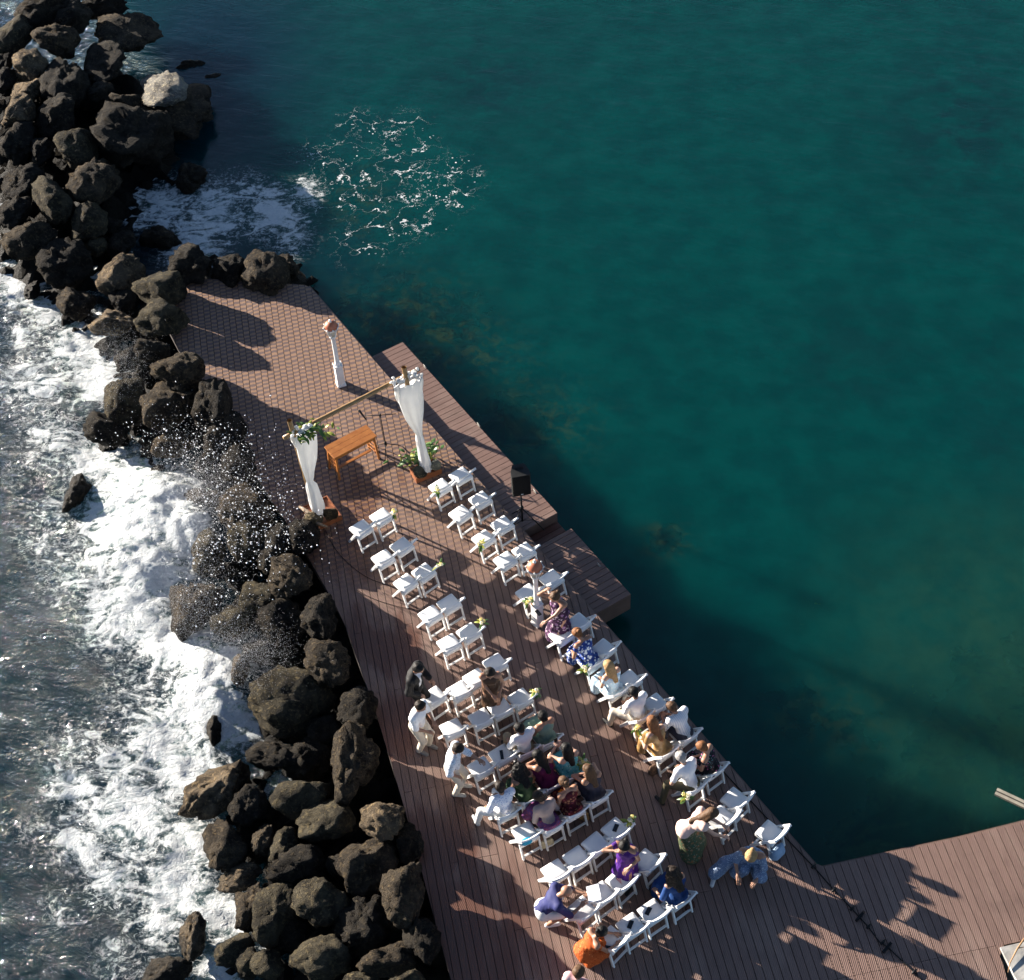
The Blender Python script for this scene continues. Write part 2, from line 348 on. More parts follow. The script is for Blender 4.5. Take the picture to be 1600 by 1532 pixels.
def sea_mat():
    t = NT('sea_water'); geo = t.n('NewGeometry'); pos = geo.outputs['Position']
    A = lambda n: t.n('Attribute', _attribute_name=n).outputs['Fac']
    foam, lace, dep, rgh, reef_, sand_, weed_ = A('foam'), A('lace'), A('depth'), A('rough'), A('reef'), A('sand'), A('weed')
    # foam mask
    mp = t.n('Mapping', _vector_type='POINT'); t.set(mp.inputs['Vector'], pos); mp.inputs['Rotation'].default_value = (0, 0, -ANG); mp.inputs['Scale'].default_value = (.75, 1.25, 1)
    n1 = t.noise(mp.outputs[0], 1.7, 7, .60, 2.0); n2 = t.noise(pos, 9, 6, .7, .6); n3 = t.noise(pos, 1.3, 3)
    v0 = t.math('ADD', t.math('MULTIPLY', foam, 1.35), t.math('ADD', t.math('MULTIPLY', t.math('SUBTRACT', n1, .5), 2.7), t.math('MULTIPLY', t.math('SUBTRACT', n2, .5), .9)))
    f1 = t.ramp(v0, .68, 1.12)
    f1 = t.math('MULTIPLY', f1, t.ramp(foam, .12, .4))
    # cell lace
    wn = t.n('TexNoise'); t.set(wn.inputs['Vector'], pos); wn.inputs['Scale'].default_value = 1.3; wn.inputs['Detail'].default_value = 8; wn.inputs['Roughness'].default_value = .62
    wv = t.n('VectorMath', _operation='MULTIPLY_ADD'); t.set(wv.inputs[0], wn.outputs[1]); wv.inputs[1].default_value = (2.6, 2.6, 0); t.set(wv.inputs[2], pos)
    vo = t.n('TexVoronoi', _feature='DISTANCE_TO_EDGE', _voronoi_dimensions='2D'); t.set(vo.inputs['Vector'], wv.outputs[0]); vo.inputs['Scale'].default_value = 1.25
    wdt = t.math('MULTIPLY', t.math('MULTIPLY', lace, t.ramp(t.noise(pos, 2.0, 8, .78), .49, .80)), .24)
    f2 = t.ramp(t.math('SUBTRACT', vo.outputs['Distance'], wdt), .012, -.012)
    f2 = t.math('MULTIPLY', f2, t.ramp(lace, .12, .6))
    vs_ = t.n('TexVoronoi'); t.set(vs_.inputs['Vector'], pos); vs_.inputs['Scale'].default_value = 7.0
    f2 = t.math('MAXIMUM', f2, t.math('MULTIPLY', t.ramp(vs_.outputs['Distance'], .22, .12), t.math('MULTIPLY', t.ramp(lace, .1, .5), t.ramp(t.noise(pos, 1.6, 5, .7), .53, .60))))
    # thin lace round dense foam
    vo2 = t.n('TexVoronoi', _feature='DISTANCE_TO_EDGE', _voronoi_dimensions='2D'); t.set(vo2.inputs['Vector'], wv.outputs[0]); vo2.inputs['Scale'].default_value = 3.4
    f3 = t.ramp(t.math('SUBTRACT', vo2.outputs['Distance'], t.math('MULTIPLY', t.ramp(n1, .4, .75), .18)), .02, -.03)
    f3 = t.math('MULTIPLY', t.math('MULTIPLY', f3, t.ramp(foam, .34, .7)), .7)
    # swirling filaments of old foam
    nf = t.noise(mp.outputs[0], 1.15, 7, .58, 2.2); nf2 = t.noise(mp.outputs[0], 2.6, 6, .6, 1.6)
    fil = t.math('MAXIMUM', t.ramp(t.math('ABSOLUTE', t.math('SUBTRACT', nf, .5)), .030, .004), t.ramp(t.math('ABSOLUTE', t.math('SUBTRACT', nf2, .5)), .034, .004))
    f4 = t.math('MULTIPLY', t.math('MULTIPLY', fil, t.ramp(foam, .16, .6)), t.ramp(n2, .42, .62))
    f = t.math('MAXIMUM', t.math('MAXIMUM', f1, t.math('MAXIMUM', f2, f4)), f3, clamp=True)
    # body of the water
    body = t.mix(t.ramp(n3, .3, .7), C4((.0, .045, .041)), C4((.0, .033, .032)))
    # the shallow floor showing through: weed beds, reef and sand
    p1 = t.noise(pos, 1.1, 7, .62, .8); p2 = t.noise(pos, 3.2, 6, .65, .5)
    body = t.mix(t.math('MULTIPLY', weed_, t.ramp(p1, .35, .62)), body, C4((.002, .020, .024)))
    body = t.mix(t.math('MULTIPLY', sand_, t.ramp(t.math('ADD', t.math('MULTIPLY', p1, .6), t.math('MULTIPLY', p2, .4)), .30, .72, .25, .8)), body, C4((.016, .064, .042)))
    body = t.mix(t.math('MULTIPLY', reef_, t.ramp(p2, .46, .66, 0, .9)), body, C4((.032, .056, .028)))
    body = t.mix(t.math('MULTIPLY', reef_, t.ramp(p1, .56, .40, 0, .7)), body, C4((.004, .018, .020)))
    body = t.mix(t.math('MULTIPLY', A('navy'), .92), body, C4((.002, .014, .026)))
    body = t.mix(rgh, body, C4((.001, .010, .016)))
    milk = t.math('MULTIPLY', t.ramp(t.math('ADD', foam, t.math('MULTIPLY', t.math('SUBTRACT', n1, .5), .8)), .48, 1.05), .75)
    body = t.mix(milk, body, C4((.16, .26, .25)))
    T = t.math('POWER', 2.718, t.math('MULTIPLY', dep, -.9))
    T = t.math('MULTIPLY', T, t.math('SUBTRACT', 1.0, t.math('MULTIPLY', rgh, .8)))
    dif = t.n('BsdfPrincipled'); dif.subsurface_method = 'BURLEY'; t.set(dif.inputs['Base Color'], body); dif.inputs['Subsurface Weight'].default_value = 1.0; dif.inputs['Subsurface Radius'].default_value = (1, 1, 1); dif.inputs['Subsurface Scale'].default_value = 3.6; dif.inputs['Specular IOR Level'].default_value = 0.0; dif.inputs['Roughness'].default_value = 1.0
    tr = t.n('BsdfTransparent'); tr.inputs[0].default_value = (.50, .90, .66, 1)
    m1 = t.n('MixShader'); t.set(m1.inputs[0], T); t.set(m1.inputs[1], dif.outputs[0]); t.set(m1.inputs[2], tr.outputs[0])
    # ripples
    sx = t.n('Mapping', _vector_type='POINT'); t.set(sx.inputs['Vector'], mp.outputs[0]); sx.inputs['Scale'].default_value = (.7, 1.5, 1)
    r1 = t.noise(sx.outputs[0], 2.2, 8, .62, .5); r2 = t.noise(pos, 9, 5, .6, .2)
    hh = t.math('ADD', t.math('MULTIPLY', r1, t.ramp(rgh, 0, 1, .018, .24)), t.math('MULTIPLY', r2, t.ramp(rgh, 0, 1, .005, .022)))
    bp = t.n('Bump'); bp.inputs['Strength'].default_value = 1.0; bp.inputs['Distance'].default_value = 1.0; t.set(bp.inputs['Height'], hh)
    gl = t.n('BsdfGlossy'); gl.inputs['Roughness'].default_value = .05; gl.inputs[0].default_value = (1, 1, 1, 1); t.set(gl.inputs['Normal'], bp.outputs[0])
    fr = t.n('Fresnel'); fr.inputs[0].default_value = 1.33; t.set(fr.inputs[1], bp.outputs[0])
    m2 = t.n('MixShader'); t.set(m2.inputs[0], fr.outputs[0]); t.set(m2.inputs[1], m1.outputs[0]); t.set(m2.inputs[2], gl.outputs[0])
    fd = t.n('BsdfDiffuse'); t.set(fd.inputs[0], t.mix(t.ramp(n2, .3, .7), C4((.58, .63, .65)), C4((.78, .79, .78))))
    fb = t.n('Bump'); fb.inputs['Strength'].default_value = 1.0; fb.inputs['Distance'].default_value = .16; t.set(fb.inputs['Height'], t.math('ADD', t.math('MULTIPLY', n1, .8), t.math('ADD', t.math('MULTIPLY', n2, .7), t.math('MULTIPLY', t.noise(pos, 28, 4, .6), .25)))); t.set(fd.inputs['Normal'], fb.outputs[0])
    m3 = t.n('MixShader'); t.set(m3.inputs[0], f); t.set(m3.inputs[1], m2.outputs[0]); t.set(m3.inputs[2], fd.outputs[0])
    return t.done(m3.outputs[0])
me = meshnp('sea', np.stack([GX, GY, ZW + hz], -1).reshape(-1, 3), QUAD, sea_mat())
for n_, a_ in (('foam', FO), ('lace', LA), ('depth', depth), ('rough', rough_side), ('reef', REEF), ('sand', SAND), ('weed', DKP), ('navy', NAVY_)): attr(me, n_, a_)
tag(link('sea', me), kind='structure')
def bed_mat():
    t = NT('sea_floor_sand'); pos = t.n('NewGeometry').outputs['Position']
    n1 = t.noise(pos, .5, 6, .6, .6); n2 = t.noise(pos, 2.5, 6, .65, .5)
    c = t.mix(t.ramp(n1, .46, .60), C4((.50, .44, .20)), C4((.10, .11, .05))); c = t.mix(t.math('MULTIPLY', t.ramp(n2, .48, .68), .75), c, C4((.03, .045, .025)))
    d = t.n('BsdfDiffuse'); t.set(d.inputs[0], c); return t.done(d.outputs[0])
s2 = 3
me = meshnp('sea_floor', np.stack([GX, GY, bed], -1)[::s2, ::s2].reshape(-1, 3), None if False else (lambda i: np.stack([i[:-1, :-1], i[:-1, 1:], i[1:, 1:], i[1:, :-1]], -1).reshape(-1, 4))(np.arange(GX[::s2, ::s2].size).reshape(GX[::s2, ::s2].shape)), bed_mat())
tag(link('sea_floor', me), kind='structure')

# ------------------------------------------------------------------ decks
def clip_iv(poly, u0, axis_u, axis_v, vv):
    """u-interval of the polygon along the line v = vv"""
    us = []
    for a, b in zip(poly, poly[1:] + poly[:1]):
        va, vb = a @ axis_v, b @ axis_v
        if (va - vv) * (vb - vv) < 0:
            s = (vv - va) / (vb - va); us.append((a + (b - a) * s) @ axis_u)
    us.sort(); return us
def slab_verts(pts, z0, z1):
    n = len(pts); V = [(p[0], p[1], z0) for p in pts] + [(p[0], p[1], z1) for p in pts]
    F = [tuple(range(n - 1, -1, -1)), tuple(range(n, 2 * n))] + [(i, (i + 1) % n, n + (i + 1) % n, n + i) for i in range(n)]
    return V, F
def planks(parent, poly, au, av, z, joints, mat, name='plank', pitch=PITCH, gap=.012, th=.026, maxlen=6.0, rnd=None):
    vs_ = [p @ av for p in poly]; k0 = math.floor(min(vs_) / pitch); k1 = math.ceil(max(vs_) / pitch); cnt = 0
    for k in range(k0, k1):
        a0 = max(k * pitch + gap / 2, min(vs_) + 1e-4); a1 = min((k + 1) * pitch - gap / 2, max(vs_) - 1e-4)
        if a1 - a0 < .01: continue
        A = clip_iv(poly, 0, au, av, a0); B = clip_iv(poly, 0, au, av, a1)
        if len(A) < 2 and len(B) < 2: continue
        if len(A) < 2: A = [(B[0] + B[-1]) / 2] * 2
        if len(B) < 2: B = [(A[0] + A[-1]) / 2] * 2
        lo = max(A[0], B[0]); hi = min(A[-1], B[-1])
        js = [j for j in joints(k, lo, hi) if lo + .25 < j < hi - .25] if hi > lo else []
        cuts = [None] + sorted(js) + [None]
        for c0, c1 in zip(cuts[:-1], cuts[1:]):
            ua0, ub0 = (A[0], B[0]) if c0 is None else (c0 + .003,) * 2
            ua1, ub1 = (A[-1], B[-1]) if c1 is None else (c1 - .003,) * 2
            pts = [au * ua0 + av * a0, au * ub0 + av * a1, au * ub1 + av * a1, au * ua1 + av * a0]
            pts = pts[::-1] if np.cross(pts[1] - pts[0], pts[2] - pts[0]) < 0 else pts
            dz = random.uniform(-.0015, .0015); V, F = slab_verts(pts, z - th + dz, z + dz)
            link(name, mesh(name, V, F, mat), parent); cnt += 1
    return cnt
deck_px = [(235, 430), (482, 446), (1279, 1356), (1360, 1338), (1500, 1308), (1600, 1283), (1700, 1256), (1730, 1440), (1558, 1479), (1580, 1545), (1600, 1640), (735, 1640), (705, 1532), (680, 1440), (640, 1290), (590, 1120), (535, 965), (470, 850), (400, 745), (300, 585), (255, 500)]
deck_poly = [G(x, y)[:2] for x, y in deck_px]
deck = tag(empty('boardwalk_deck', (0, 0, 0)), kind='structure')
ju = G(1390, 1513)[:2] @ PU; jv = G(1275, 1500)[:2] @ PV
def joints(k, lo, hi):
    r = random.Random(k * 13 + 5)
    if k * PITCH > jv: return [ju]
    o = r.choice([0, 1.6, 3.1]) + (-26.0)
    return [o + 5.4 * i for i in range(8)]
nplank = planks(deck, deck_poly, PU, PV, 0.0, joints, DECK)
V, F = slab_verts([p for p in deck_poly], -.20, -.032)
sub = []
cpoly = np.mean(deck_poly, 0)
link('gap_shade_slab', mesh('gap_shade_slab', V, F, DARKSUB), deck)  # solid substructure slab, its dark colour stands in for shade in the gaps
def fascia(parent, a, b, z0, z1, name='fascia_board', mat=FASCIA, th=.03):
    a = np.array(a); b = np.array(b); d = (b - a) / np.linalg.norm(b - a); n = np.array([d[1], -d[0]]) * th
    V, F = slab_verts([a + n * .1, b + n * .1, b + n * 1.1, a + n * 1.1], z0, z1); return link(name, mesh(name, V, F, mat), parent)
for i in (1, 2, 3, 4, 5): fascia(deck, deck_poly[i + 1], deck_poly[i], -.30, -.030)
for x, y in ((520, 500), (700, 705), (900, 930), (1000, 1050), (1120, 1180), (1240, 1315), (1330, 1350), (1450, 1325), (1560, 1298)):
    p = G(x, y)[:2] + np.array([-.25, -.2]) if x < 1290 else G(x, y)[:2] + np.array([0, -.3]); MB().tube([(p[0], p[1], -5.5), (p[0], p[1], -.21)], .11, 10).build('deck_pile', DARKSUB, deck, True)

# lower landing stage
ZP = -0.20
e0, e1 = G(482, 446)[:2], G(1279, 1356)[:2]; ed = (e1 - e0) / np.linalg.norm(e1 - e0); en = np.array([-ed[1], ed[0]])
en = en if en[0] > 0 else -en
BA = math.atan2(en[1], en[0])
STAGE = deck_mat('landing_stage_board', BA, (.19, .115, .092), [], False)
o1, o2 = G(633, 533, ZP)[:2], G(981, 931, ZP)[:2]
off = .5 * ((o1 - e0) @ en + (o2 - e0) @ en)
sA, sB = (o1 - e0) @ ed, (o2 - e0) @ ed
sG0, sG1 = (G(868, 803, ZP)[:2] - e0) @ ed, (G(889, 828, ZP)[:2] - e0) @ ed
def stage_pt(s, n): return e0 + ed * s + en * n
ndeck = .045
def stage(name, s0, s1, z, label, mat=STAGE):
    r = tag(empty(name), label, 'landing stage', 'lower landing stages')
    poly = [stage_pt(s0, ndeck), stage_pt(s0, off), stage_pt(s1, off), stage_pt(s1, ndeck)]
    planks(r, poly, en, ed, z, lambda k, a, b: [], mat)
    inner = [stage_pt(s0 + .03, ndeck + .01), stage_pt(s0 + .03, off - .03), stage_pt(s1 - .03, off - .03), stage_pt(s1 - .03, ndeck + .01)]
    V, F = slab_verts(inner[::-1] if np.cross(inner[1] - inner[0], inner[2] - inner[0]) < 0 else inner, z - .22, z - .030); link('gap_shade_slab', mesh('gap_shade_slab', V, F, DARKSUB), r)  # dark slab again, painting the shade between the stage boards
    fascia(r, stage_pt(s1 - .03, off - .03), stage_pt(s0 + .03, off - .03), z - .50, z - .030)
    fascia(r, stage_pt(s1 - .03, ndeck), stage_pt(s1 - .03, off), z - .50, z - .030); fascia(r, stage_pt(s0 + .03, off), stage_pt(s0 + .03, ndeck), z - .45, z - .030)
    for s in (s0 + .4, s1 - .4):
        p = stage_pt(s, off - .3); MB().tube([(p[0], p[1], -5.5), (p[0], p[1], z - .23)], .10, 10).build('pile', DARKSUB, r, True)
    return r
stage('landing_stage', sA, sG0, ZP, 'long reddish-brown landing stage one step below the deck, behind the loudspeaker')
stage('landing_stage', sG1, sB, ZP, 'short landing stage beside the sunlit lamp post, its open end above the water')
STEPM = deck_mat('boarding_step_board', BA, (.13, .05, .032), [], False)  # reddish boards, colour darkened for the shade down in the recess
r = tag(empty('boarding_step'), 'sunken red-brown boarding step in the gap between the two landing stages', 'step')
planks(r, [stage_pt(sG0 + .02, ndeck + .02), stage_pt(sG0 + .02, off - .02), stage_pt(sG1 - .02, off - .02), stage_pt(sG1 - .02, ndeck + .02)], en, ed, ZP - .26, lambda k, a, b: [], STEPM)
V, F = slab_verts([stage_pt(sG0 + .02, ndeck + .03), stage_pt(sG1 - .02, ndeck + .03), stage_pt(sG1 - .02, off - .03), stage_pt(sG0 + .02, off - .03)], ZP - .9, ZP - .288); link('gap_shade_slab', mesh('gap_shade_slab', V, F, DARKSUB), r)  # dark block, its colour gives the step's gaps their shade
STEEL = principled('weathered_cleat', (.34, .32, .28), .5, noise=.6)
for i, (x, y, tx) in enumerate(((664, 574, 'behind the right arch drape'), (748, 665, 'halfway along the long landing stage'), (836, 769, 'just right of the loudspeaker'), (936, 884, 'on the short landing stage'))):
    p = G(x, y, ZP); c = tag(empty('mooring_cleat', p, BA + math.pi / 2), 'small pale mooring cleat ' + tx, 'cleat', 'mooring cleats'); c.scale = (.6, .6, .6)
    MB().box((0, 0, .008), (.16, .05, .016)).tube([(-.04, 0, .015), (-.04, 0, .05)], .012).tube([(.04, 0, .015), (.04, 0, .05)], .012).build('base', STEEL, c)
    MB().tube([(-.11, 0, .066), (0, 0, .058), (.11, 0, .066)], [.009, .014, .009]).build('horn', STEEL, c, True)

# ------------------------------------------------------------------ boulders
_bm = bmesh.new(); bmesh.ops.create_icosphere(_bm, subdivisions=4, radius=1.0)
ICOV = np.array([v.co[:] for v in _bm.verts]); ICOF = np.array([[v.index for v in f.verts] for f in _bm.faces]); _bm.free()
def boulder_verts(seed, facets=11, rough=.09):
    r_ = np.random.default_rng(seed); facets = int(r_.integers(6, 15)); N = r_.normal(size=(facets, 3)); N /= np.linalg.norm(N, axis=1)[:, None]
    dd = r_.uniform(.64, 1.0, facets)
    dots = np.clip(ICOV @ N.T, 1e-3, None); R = dd / dots; R = np.where(R > 2.2, 2.2, R)
    k = r_.uniform(9, 24); rad = -np.log(np.exp(-k * R).sum(1) + math.exp(-k * 1.15)) / k
    V = ICOV * rad[:, None]
    o = r_.uniform(0, 50, 3)
    d = rough * 2.0 * fbm(V * 1.6 + o, 3, .5) + rough * 1.3 * fbm(V * 4.5 + o, 4, .7)
    V = V + ICOV * d[:, None]
    e = np.abs(V).max(0); return V / e
DECKL = [G(x, y)[:2] for x, y in deck_px[10:]] + [G(235, 430)[:2]]
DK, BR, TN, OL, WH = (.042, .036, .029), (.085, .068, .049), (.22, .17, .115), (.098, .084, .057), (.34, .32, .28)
ROCKS = [ # px x, y, half width, half height, turn, tone, centre height, label
 (68, 18, 60, 32, 0, DK, .4, 'broad dark boulder cut by the top edge in the upper-left rock pile'),
 (112, 26, 30, 28, 10, DK, .3, 'rounded dark boulder wedged beside the broad one at the top edge'),
 (165, 8, 38, 20, 0, DK, -.1, 'low dark boulder at the top edge next to the open water'),
 (196, 54, 54, 36, -8, BR, -.35, 'wide flat brown slab at the top of the rock pile beside the water'),
 (92, 62, 40, 28, 8, BR, .35, 'brownish block with a flat face, second tier of the upper-left pile'),
 (24, 60, 27, 34, 20, OL, .3, 'upright olive boulder at the left picture edge near the top'),
 (164, 95, 33, 33, 0, DK, .1, 'round dark boulder below the wide flat brown slab'),
 (45, 105, 29, 26, -15, TN, .4, 'pale-faced boulder catching the sun near the left edge of the pile'),
 (102, 130, 38, 42, 0, DK, .25, 'large shadowed boulder in the middle of the upper-left pile'),
 (48, 142, 24, 24, 30, TN, .3, 'small bright tan rock left of the large shadowed boulder'),
 (252, 137, 39, 28, -12, WH, -.05, 'angular boulder with a chalk-white top standing on the brown slab'),
 (276, 178, 64, 46, -20, BR, -.55, 'big cracked brown slab under the chalk-white boulder'),
 (208, 215, 60, 55, 0, DK, .0, 'huge dark boulder with a lit ridge at the heart of the upper-left pile'),
 (190, 163, 34, 16, 10, BR, .1, 'thin arched brown rock above the huge dark boulder'),
 (90, 184, 38, 33, 0, DK, .3, 'dark boulder directly left of the thin arched brown rock'),
 (30, 178, 26, 30, 15, TN, .35, 'split tan boulder at the left edge, below the small bright rock'),
 (118, 230, 34, 33, -10, OL, .25, 'olive boulder with a rough cracked top left of the huge dark one'),
 (32, 224, 30, 33, 0, DK, .2, 'dark boulder at the left edge above a strip of white wash'),
 (66, 236, 20, 24, 0, DK, .15, 'small dark rock filling the gap beside the olive cracked boulder'),
 (142, 286, 43, 37, 12, BR, .05, 'large brown boulder with an orange stain on its lower side'),
 (38, 287, 35, 32, 0, DK, .1, 'broad dark boulder with a glinting left rim above the wash'),
 (80, 313, 33, 37, -25, OL, .1, 'speckled olive boulder leaning right in the lower part of the pile'),
 (136, 349, 32, 36, 0, OL, -.1, 'smooth olive boulder at the lower right of the upper-left pile'),
 (27, 332, 28, 26, 0, DK, .0, 'dark boulder at the left edge beside bright surf'),
 (45, 374, 41, 35, 8, BR, -.1, 'rounded brown boulder at the lower left of the upper pile'),
 (97, 413, 45, 37, 0, DK, -.25, 'big dark boulder at the foot of the upper pile next to the channel'),
 (148, 386, 19, 16, 0, OL, -.45, 'small round rock at the foot of the smooth olive boulder'),
 (189, 381, 23, 23, 0, DK, -.6, 'small dark rock at the edge of the foamy channel'),
 (248, 371, 33, 19, 5, BR, -.75, 'low brown rock awash in the foamy channel'),
 (174, 353, 16, 16, 0, DK, -.5, 'little dark stone between the olive boulder and the foamy channel'),
 (8, 128, 18, 20, 0, DK, .3, 'dark rock cut by the left edge beside the pale-faced boulder'),
 (6, 97, 16, 16, 0, DK, .3, 'small dark rock cut by the left edge near the top'),
 (150, 152, 30, 22, 0, DK, -.1, 'shadowed rock under the chalk-white boulder, towards the pile'),
 (300, 272, 25, 19, 10, BR, -.85, 'wet brown rock at the head of the foamy channel'),
 (292, 290, 19, 14, 0, BR, -.85, 'small wet brown rock just below the one at the head of the channel'),
 (326, 66, 20, 9, 0, BR, -1.12, 'sunken brown rock just under the surface beside the flat slab'),
 (297, 110, 30, 11, -8, BR, -1.1, 'long sunken rock off the chalk-white boulder'),
 (336, 126, 20, 11, -15, BR, -1.12, 'sunken tan rock right of the long sunken one'),
 (185, 437, 39, 36, 25, TN, -.3, 'sunlit tan boulder on the near bank of the foamy channel'),
 (251, 449, 47, 34, 8, OL, .1, 'large egg-shaped boulder behind the deck corner'),
 (302, 413, 35, 33, -5, DK, .15, 'tall rounded boulder with a lit left side behind the deck'),
 (356, 421, 26, 29, 0, DK, .1, 'shadowed boulder between two larger ones along the top of the deck'),
 (414, 428, 38, 35, 0, BR, .1, 'knobbly brown boulder overhanging the far end of the deck'),
 (447, 415, 19, 24, -20, BR, -.2, 'small brown rock at the far right corner of the deck'),
 (115, 475, 32, 26, 0, BR, -.4, 'cracked brown boulder standing in the surf at the left'),
 (176, 509, 38, 25, 18, TN, -.35, 'flat tan boulder sloping into the surf'),
 (250, 501, 42, 31, 10, OL, .1, 'large olive boulder against the upper left side of the deck'),
 (191, 471, 22, 22, 0, DK, -.4, 'dark rock hidden between the two tan boulders'),
 (198, 563, 21, 21, 0, DK, -.4, 'small dark rock at the edge of the surf, above the speckled one'),
 (238, 546, 29, 19, 0, DK, -.1, 'low dark rock under the large olive boulder'),
 (280, 579, 43, 35, 8, BR, .1, 'brown lumpy boulder beside the deck with a ridge across it'),
 (190, 623, 37, 39, 0, OL, -.35, 'grey-olive boulder facing the surf, left of the largest round one'),
 (262, 637, 46, 38, -8, BR, .0, 'large round brown boulder two steps left of the first long shadow'),
 (158, 673, 42, 28, 25, DK, -.5, 'dark wedge of rock running down into white water'),
 (273, 698, 36, 23, -20, BR, -.3, 'brown rock sprinkled with spray below the large round boulder'),
 (347, 684, 36, 42, 10, DK, .0, 'dark boulder tight against the deck beside the left arch post'),
 (330, 631, 30, 42, 0, DK, .0, 'shadowed boulder filling the gap along the deck above the arch'),
 (118, 771, 22, 30, 15, BR, -.85, 'brown rock almost buried in white foam at the left'),
 (245, 747, 16, 19, 0, BR, -.8, 'small rock poking out of the breaking wave'),
 (377, 729, 31, 37, 0, DK, -.05, 'black wet boulder beside the planter tray of the left arch post'),
 (51, 454, 13, 15, 0, DK, -.8, 'small black rock alone in the surf near the left edge'),
 (382, 795, 46, 41, 0, BR, -.3, 'wet boulder peppered with spray left of the planter tray'),
 (316, 795, 38, 34, 0, BR, -.85, 'boulder half hidden by the breaking wave and spray'),
 (328, 866, 30, 37, 12, OL, -.45, 'spray-speckled boulder with a lit left flank in the middle of the bank'),
 (396, 848, 39, 35, 0, OL, -.2, 'rough-topped boulder right of the spray-speckled one'),
 (303, 947, 51, 41, -12, BR, -.55, 'big brown boulder jutting into the surf in the middle of the bank'),
 (362, 968, 33, 31, 0, OL, -.4, 'round-nosed boulder right of the one jutting into the surf'),
 (407, 929, 37, 29, 20, OL, -.15, 'slanting boulder with a sunlit upper face'),
 (452, 902, 35, 33, 0, BR, .0, 'brown boulder next to the deck beside the second row of chairs'),
 (499, 960, 29, 42, 0, DK, .05, 'dark boulder hugging the deck beside the third row of chairs'),
 (446, 973, 43, 33, 0, DK, -.15, 'shadowed boulder with white wash running down its left side'),
 (512, 1032, 35, 42, -8, BR, .0, 'lit-topped boulder beside the deck near the man in the black suit'),
 (453, 1098, 68, 52, 4, OL, -.2, 'huge flat-topped boulder, largest of the middle bank'),
 (375, 1055, 14, 30, 0, TN, -.75, 'narrow sunlit rock sticking up from foam left of the huge flat-topped one'),
 (503, 1141, 31, 23, 0, DK, -.3, 'low dark rock under the huge flat-topped boulder'),
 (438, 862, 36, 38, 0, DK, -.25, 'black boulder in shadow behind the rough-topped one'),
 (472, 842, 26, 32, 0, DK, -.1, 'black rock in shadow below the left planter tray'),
 (417, 1016, 38, 21, -10, DK, -.55, 'wet dark rock with foam draining over it'),
 (550, 1192, 39, 60, 8, BR, .05, 'tall brown boulder beside the man in the white shirt'),
 (432, 1182, 47, 29, 5, DK, -.35, 'dark ledge of rock under a strip of foam'),
 (345, 1236, 68, 42, -38, TN, -.55, 'long tan boulder lying half in the surf, brightest of the lower bank'),
 (388, 1263, 31, 29, 0, DK, -.35, 'dark rock leaning against the long tan boulder'),
 (469, 1251, 51, 37, -14, OL, -.15, 'broad rounded boulder with a speckled top in the lower bank'),
 (512, 1282, 48, 36, -28, OL, -.05, 'oval boulder tilted up to the right in the lower bank'),
 (600, 1279, 37, 35, -10, TN, .1, 'squarish tan-faced boulder next to the deck edge'),
 (353, 1320, 37, 41, 0, BR, -.45, 'brown boulder with a hollow, at the edge of the lower surf'),
 (412, 1313, 18, 27, 10, BR, -.35, 'narrow brown rock between the hollow one and the rounded cube'),
 (444, 1326, 26, 31, 0, OL, -.2, 'small cube-like boulder in the middle of the lower bank'),
 (466, 1357, 49, 33, 5, DK, -.25, 'dark wide boulder below the cube-like one'),
 (572, 1352, 46, 45, 15, BR, .0, 'brown boulder with crumbling face two steps from the deck'),
 (375, 1373, 39, 23, -8, TN, -.6, 'low tan rock pointing into the lower surf'),
 (430, 1427, 34, 48, 8, OL, -.25, 'tall speckled boulder left of the large oval one'),
 (392, 1420, 24, 36, 0, BR, -.45, 'brown rock tucked behind the tall speckled boulder'),
 (503, 1405, 47, 44, -12, OL, -.05, 'large oval boulder with a flecked crown in the lower bank'),
 (631, 1393, 36, 52, 12, BR, .1, 'brown knobbly boulder right against the lower deck edge'),
 (560, 1447, 45, 44, 0, DK, -.05, 'dark boulder below the crumbling brown one'),
 (300, 1461, 21, 39, 5, TN, -.7, 'upright tan rock standing alone in foam at the bottom'),
 (369, 1484, 33, 27, -15, OL, -.55, 'olive boulder near the bottom edge beside foam'),
 (421, 1506, 29, 25, 0, OL, -.35, 'small olive boulder at the bottom, right of its twin'),
 (388, 1508, 22, 27, 0, OL, -.5, 'small olive boulder at the bottom, left of its twin'),
 (503, 1499, 48, 37, -10, OL, -.15, 'wide speckled boulder at the bottom edge'),
 (606, 1502, 47, 27, 0, BR, .0, 'long brown boulder at the bottom edge by the deck'),
 (258, 1517, 40, 26, -15, BR, -.75, 'brown rock at the bottom edge with surf around it'),
 (634, 1534, 30, 18, 0, OL, .1, 'olive rock cut off by the bottom edge next to the deck'),
 (562, 1538, 28, 20, 0, OL, .0, 'olive rock cut off by the bottom edge, one in from the deck'),
 (334, 1142, 13, 23, 0, BR, -.8, 'small brown rock showing through thick foam'),
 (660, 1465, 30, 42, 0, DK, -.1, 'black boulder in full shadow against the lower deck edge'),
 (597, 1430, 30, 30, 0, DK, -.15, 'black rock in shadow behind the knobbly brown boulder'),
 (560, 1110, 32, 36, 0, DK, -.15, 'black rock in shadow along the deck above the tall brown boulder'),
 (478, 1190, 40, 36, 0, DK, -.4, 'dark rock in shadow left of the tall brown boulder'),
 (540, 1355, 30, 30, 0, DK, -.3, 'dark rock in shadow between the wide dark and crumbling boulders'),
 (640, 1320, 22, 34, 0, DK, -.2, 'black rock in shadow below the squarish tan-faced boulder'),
 (455, 1455, 26, 28, 0, DK, -.4, 'dark rock in shadow between the tall speckled and large oval boulders'),
]
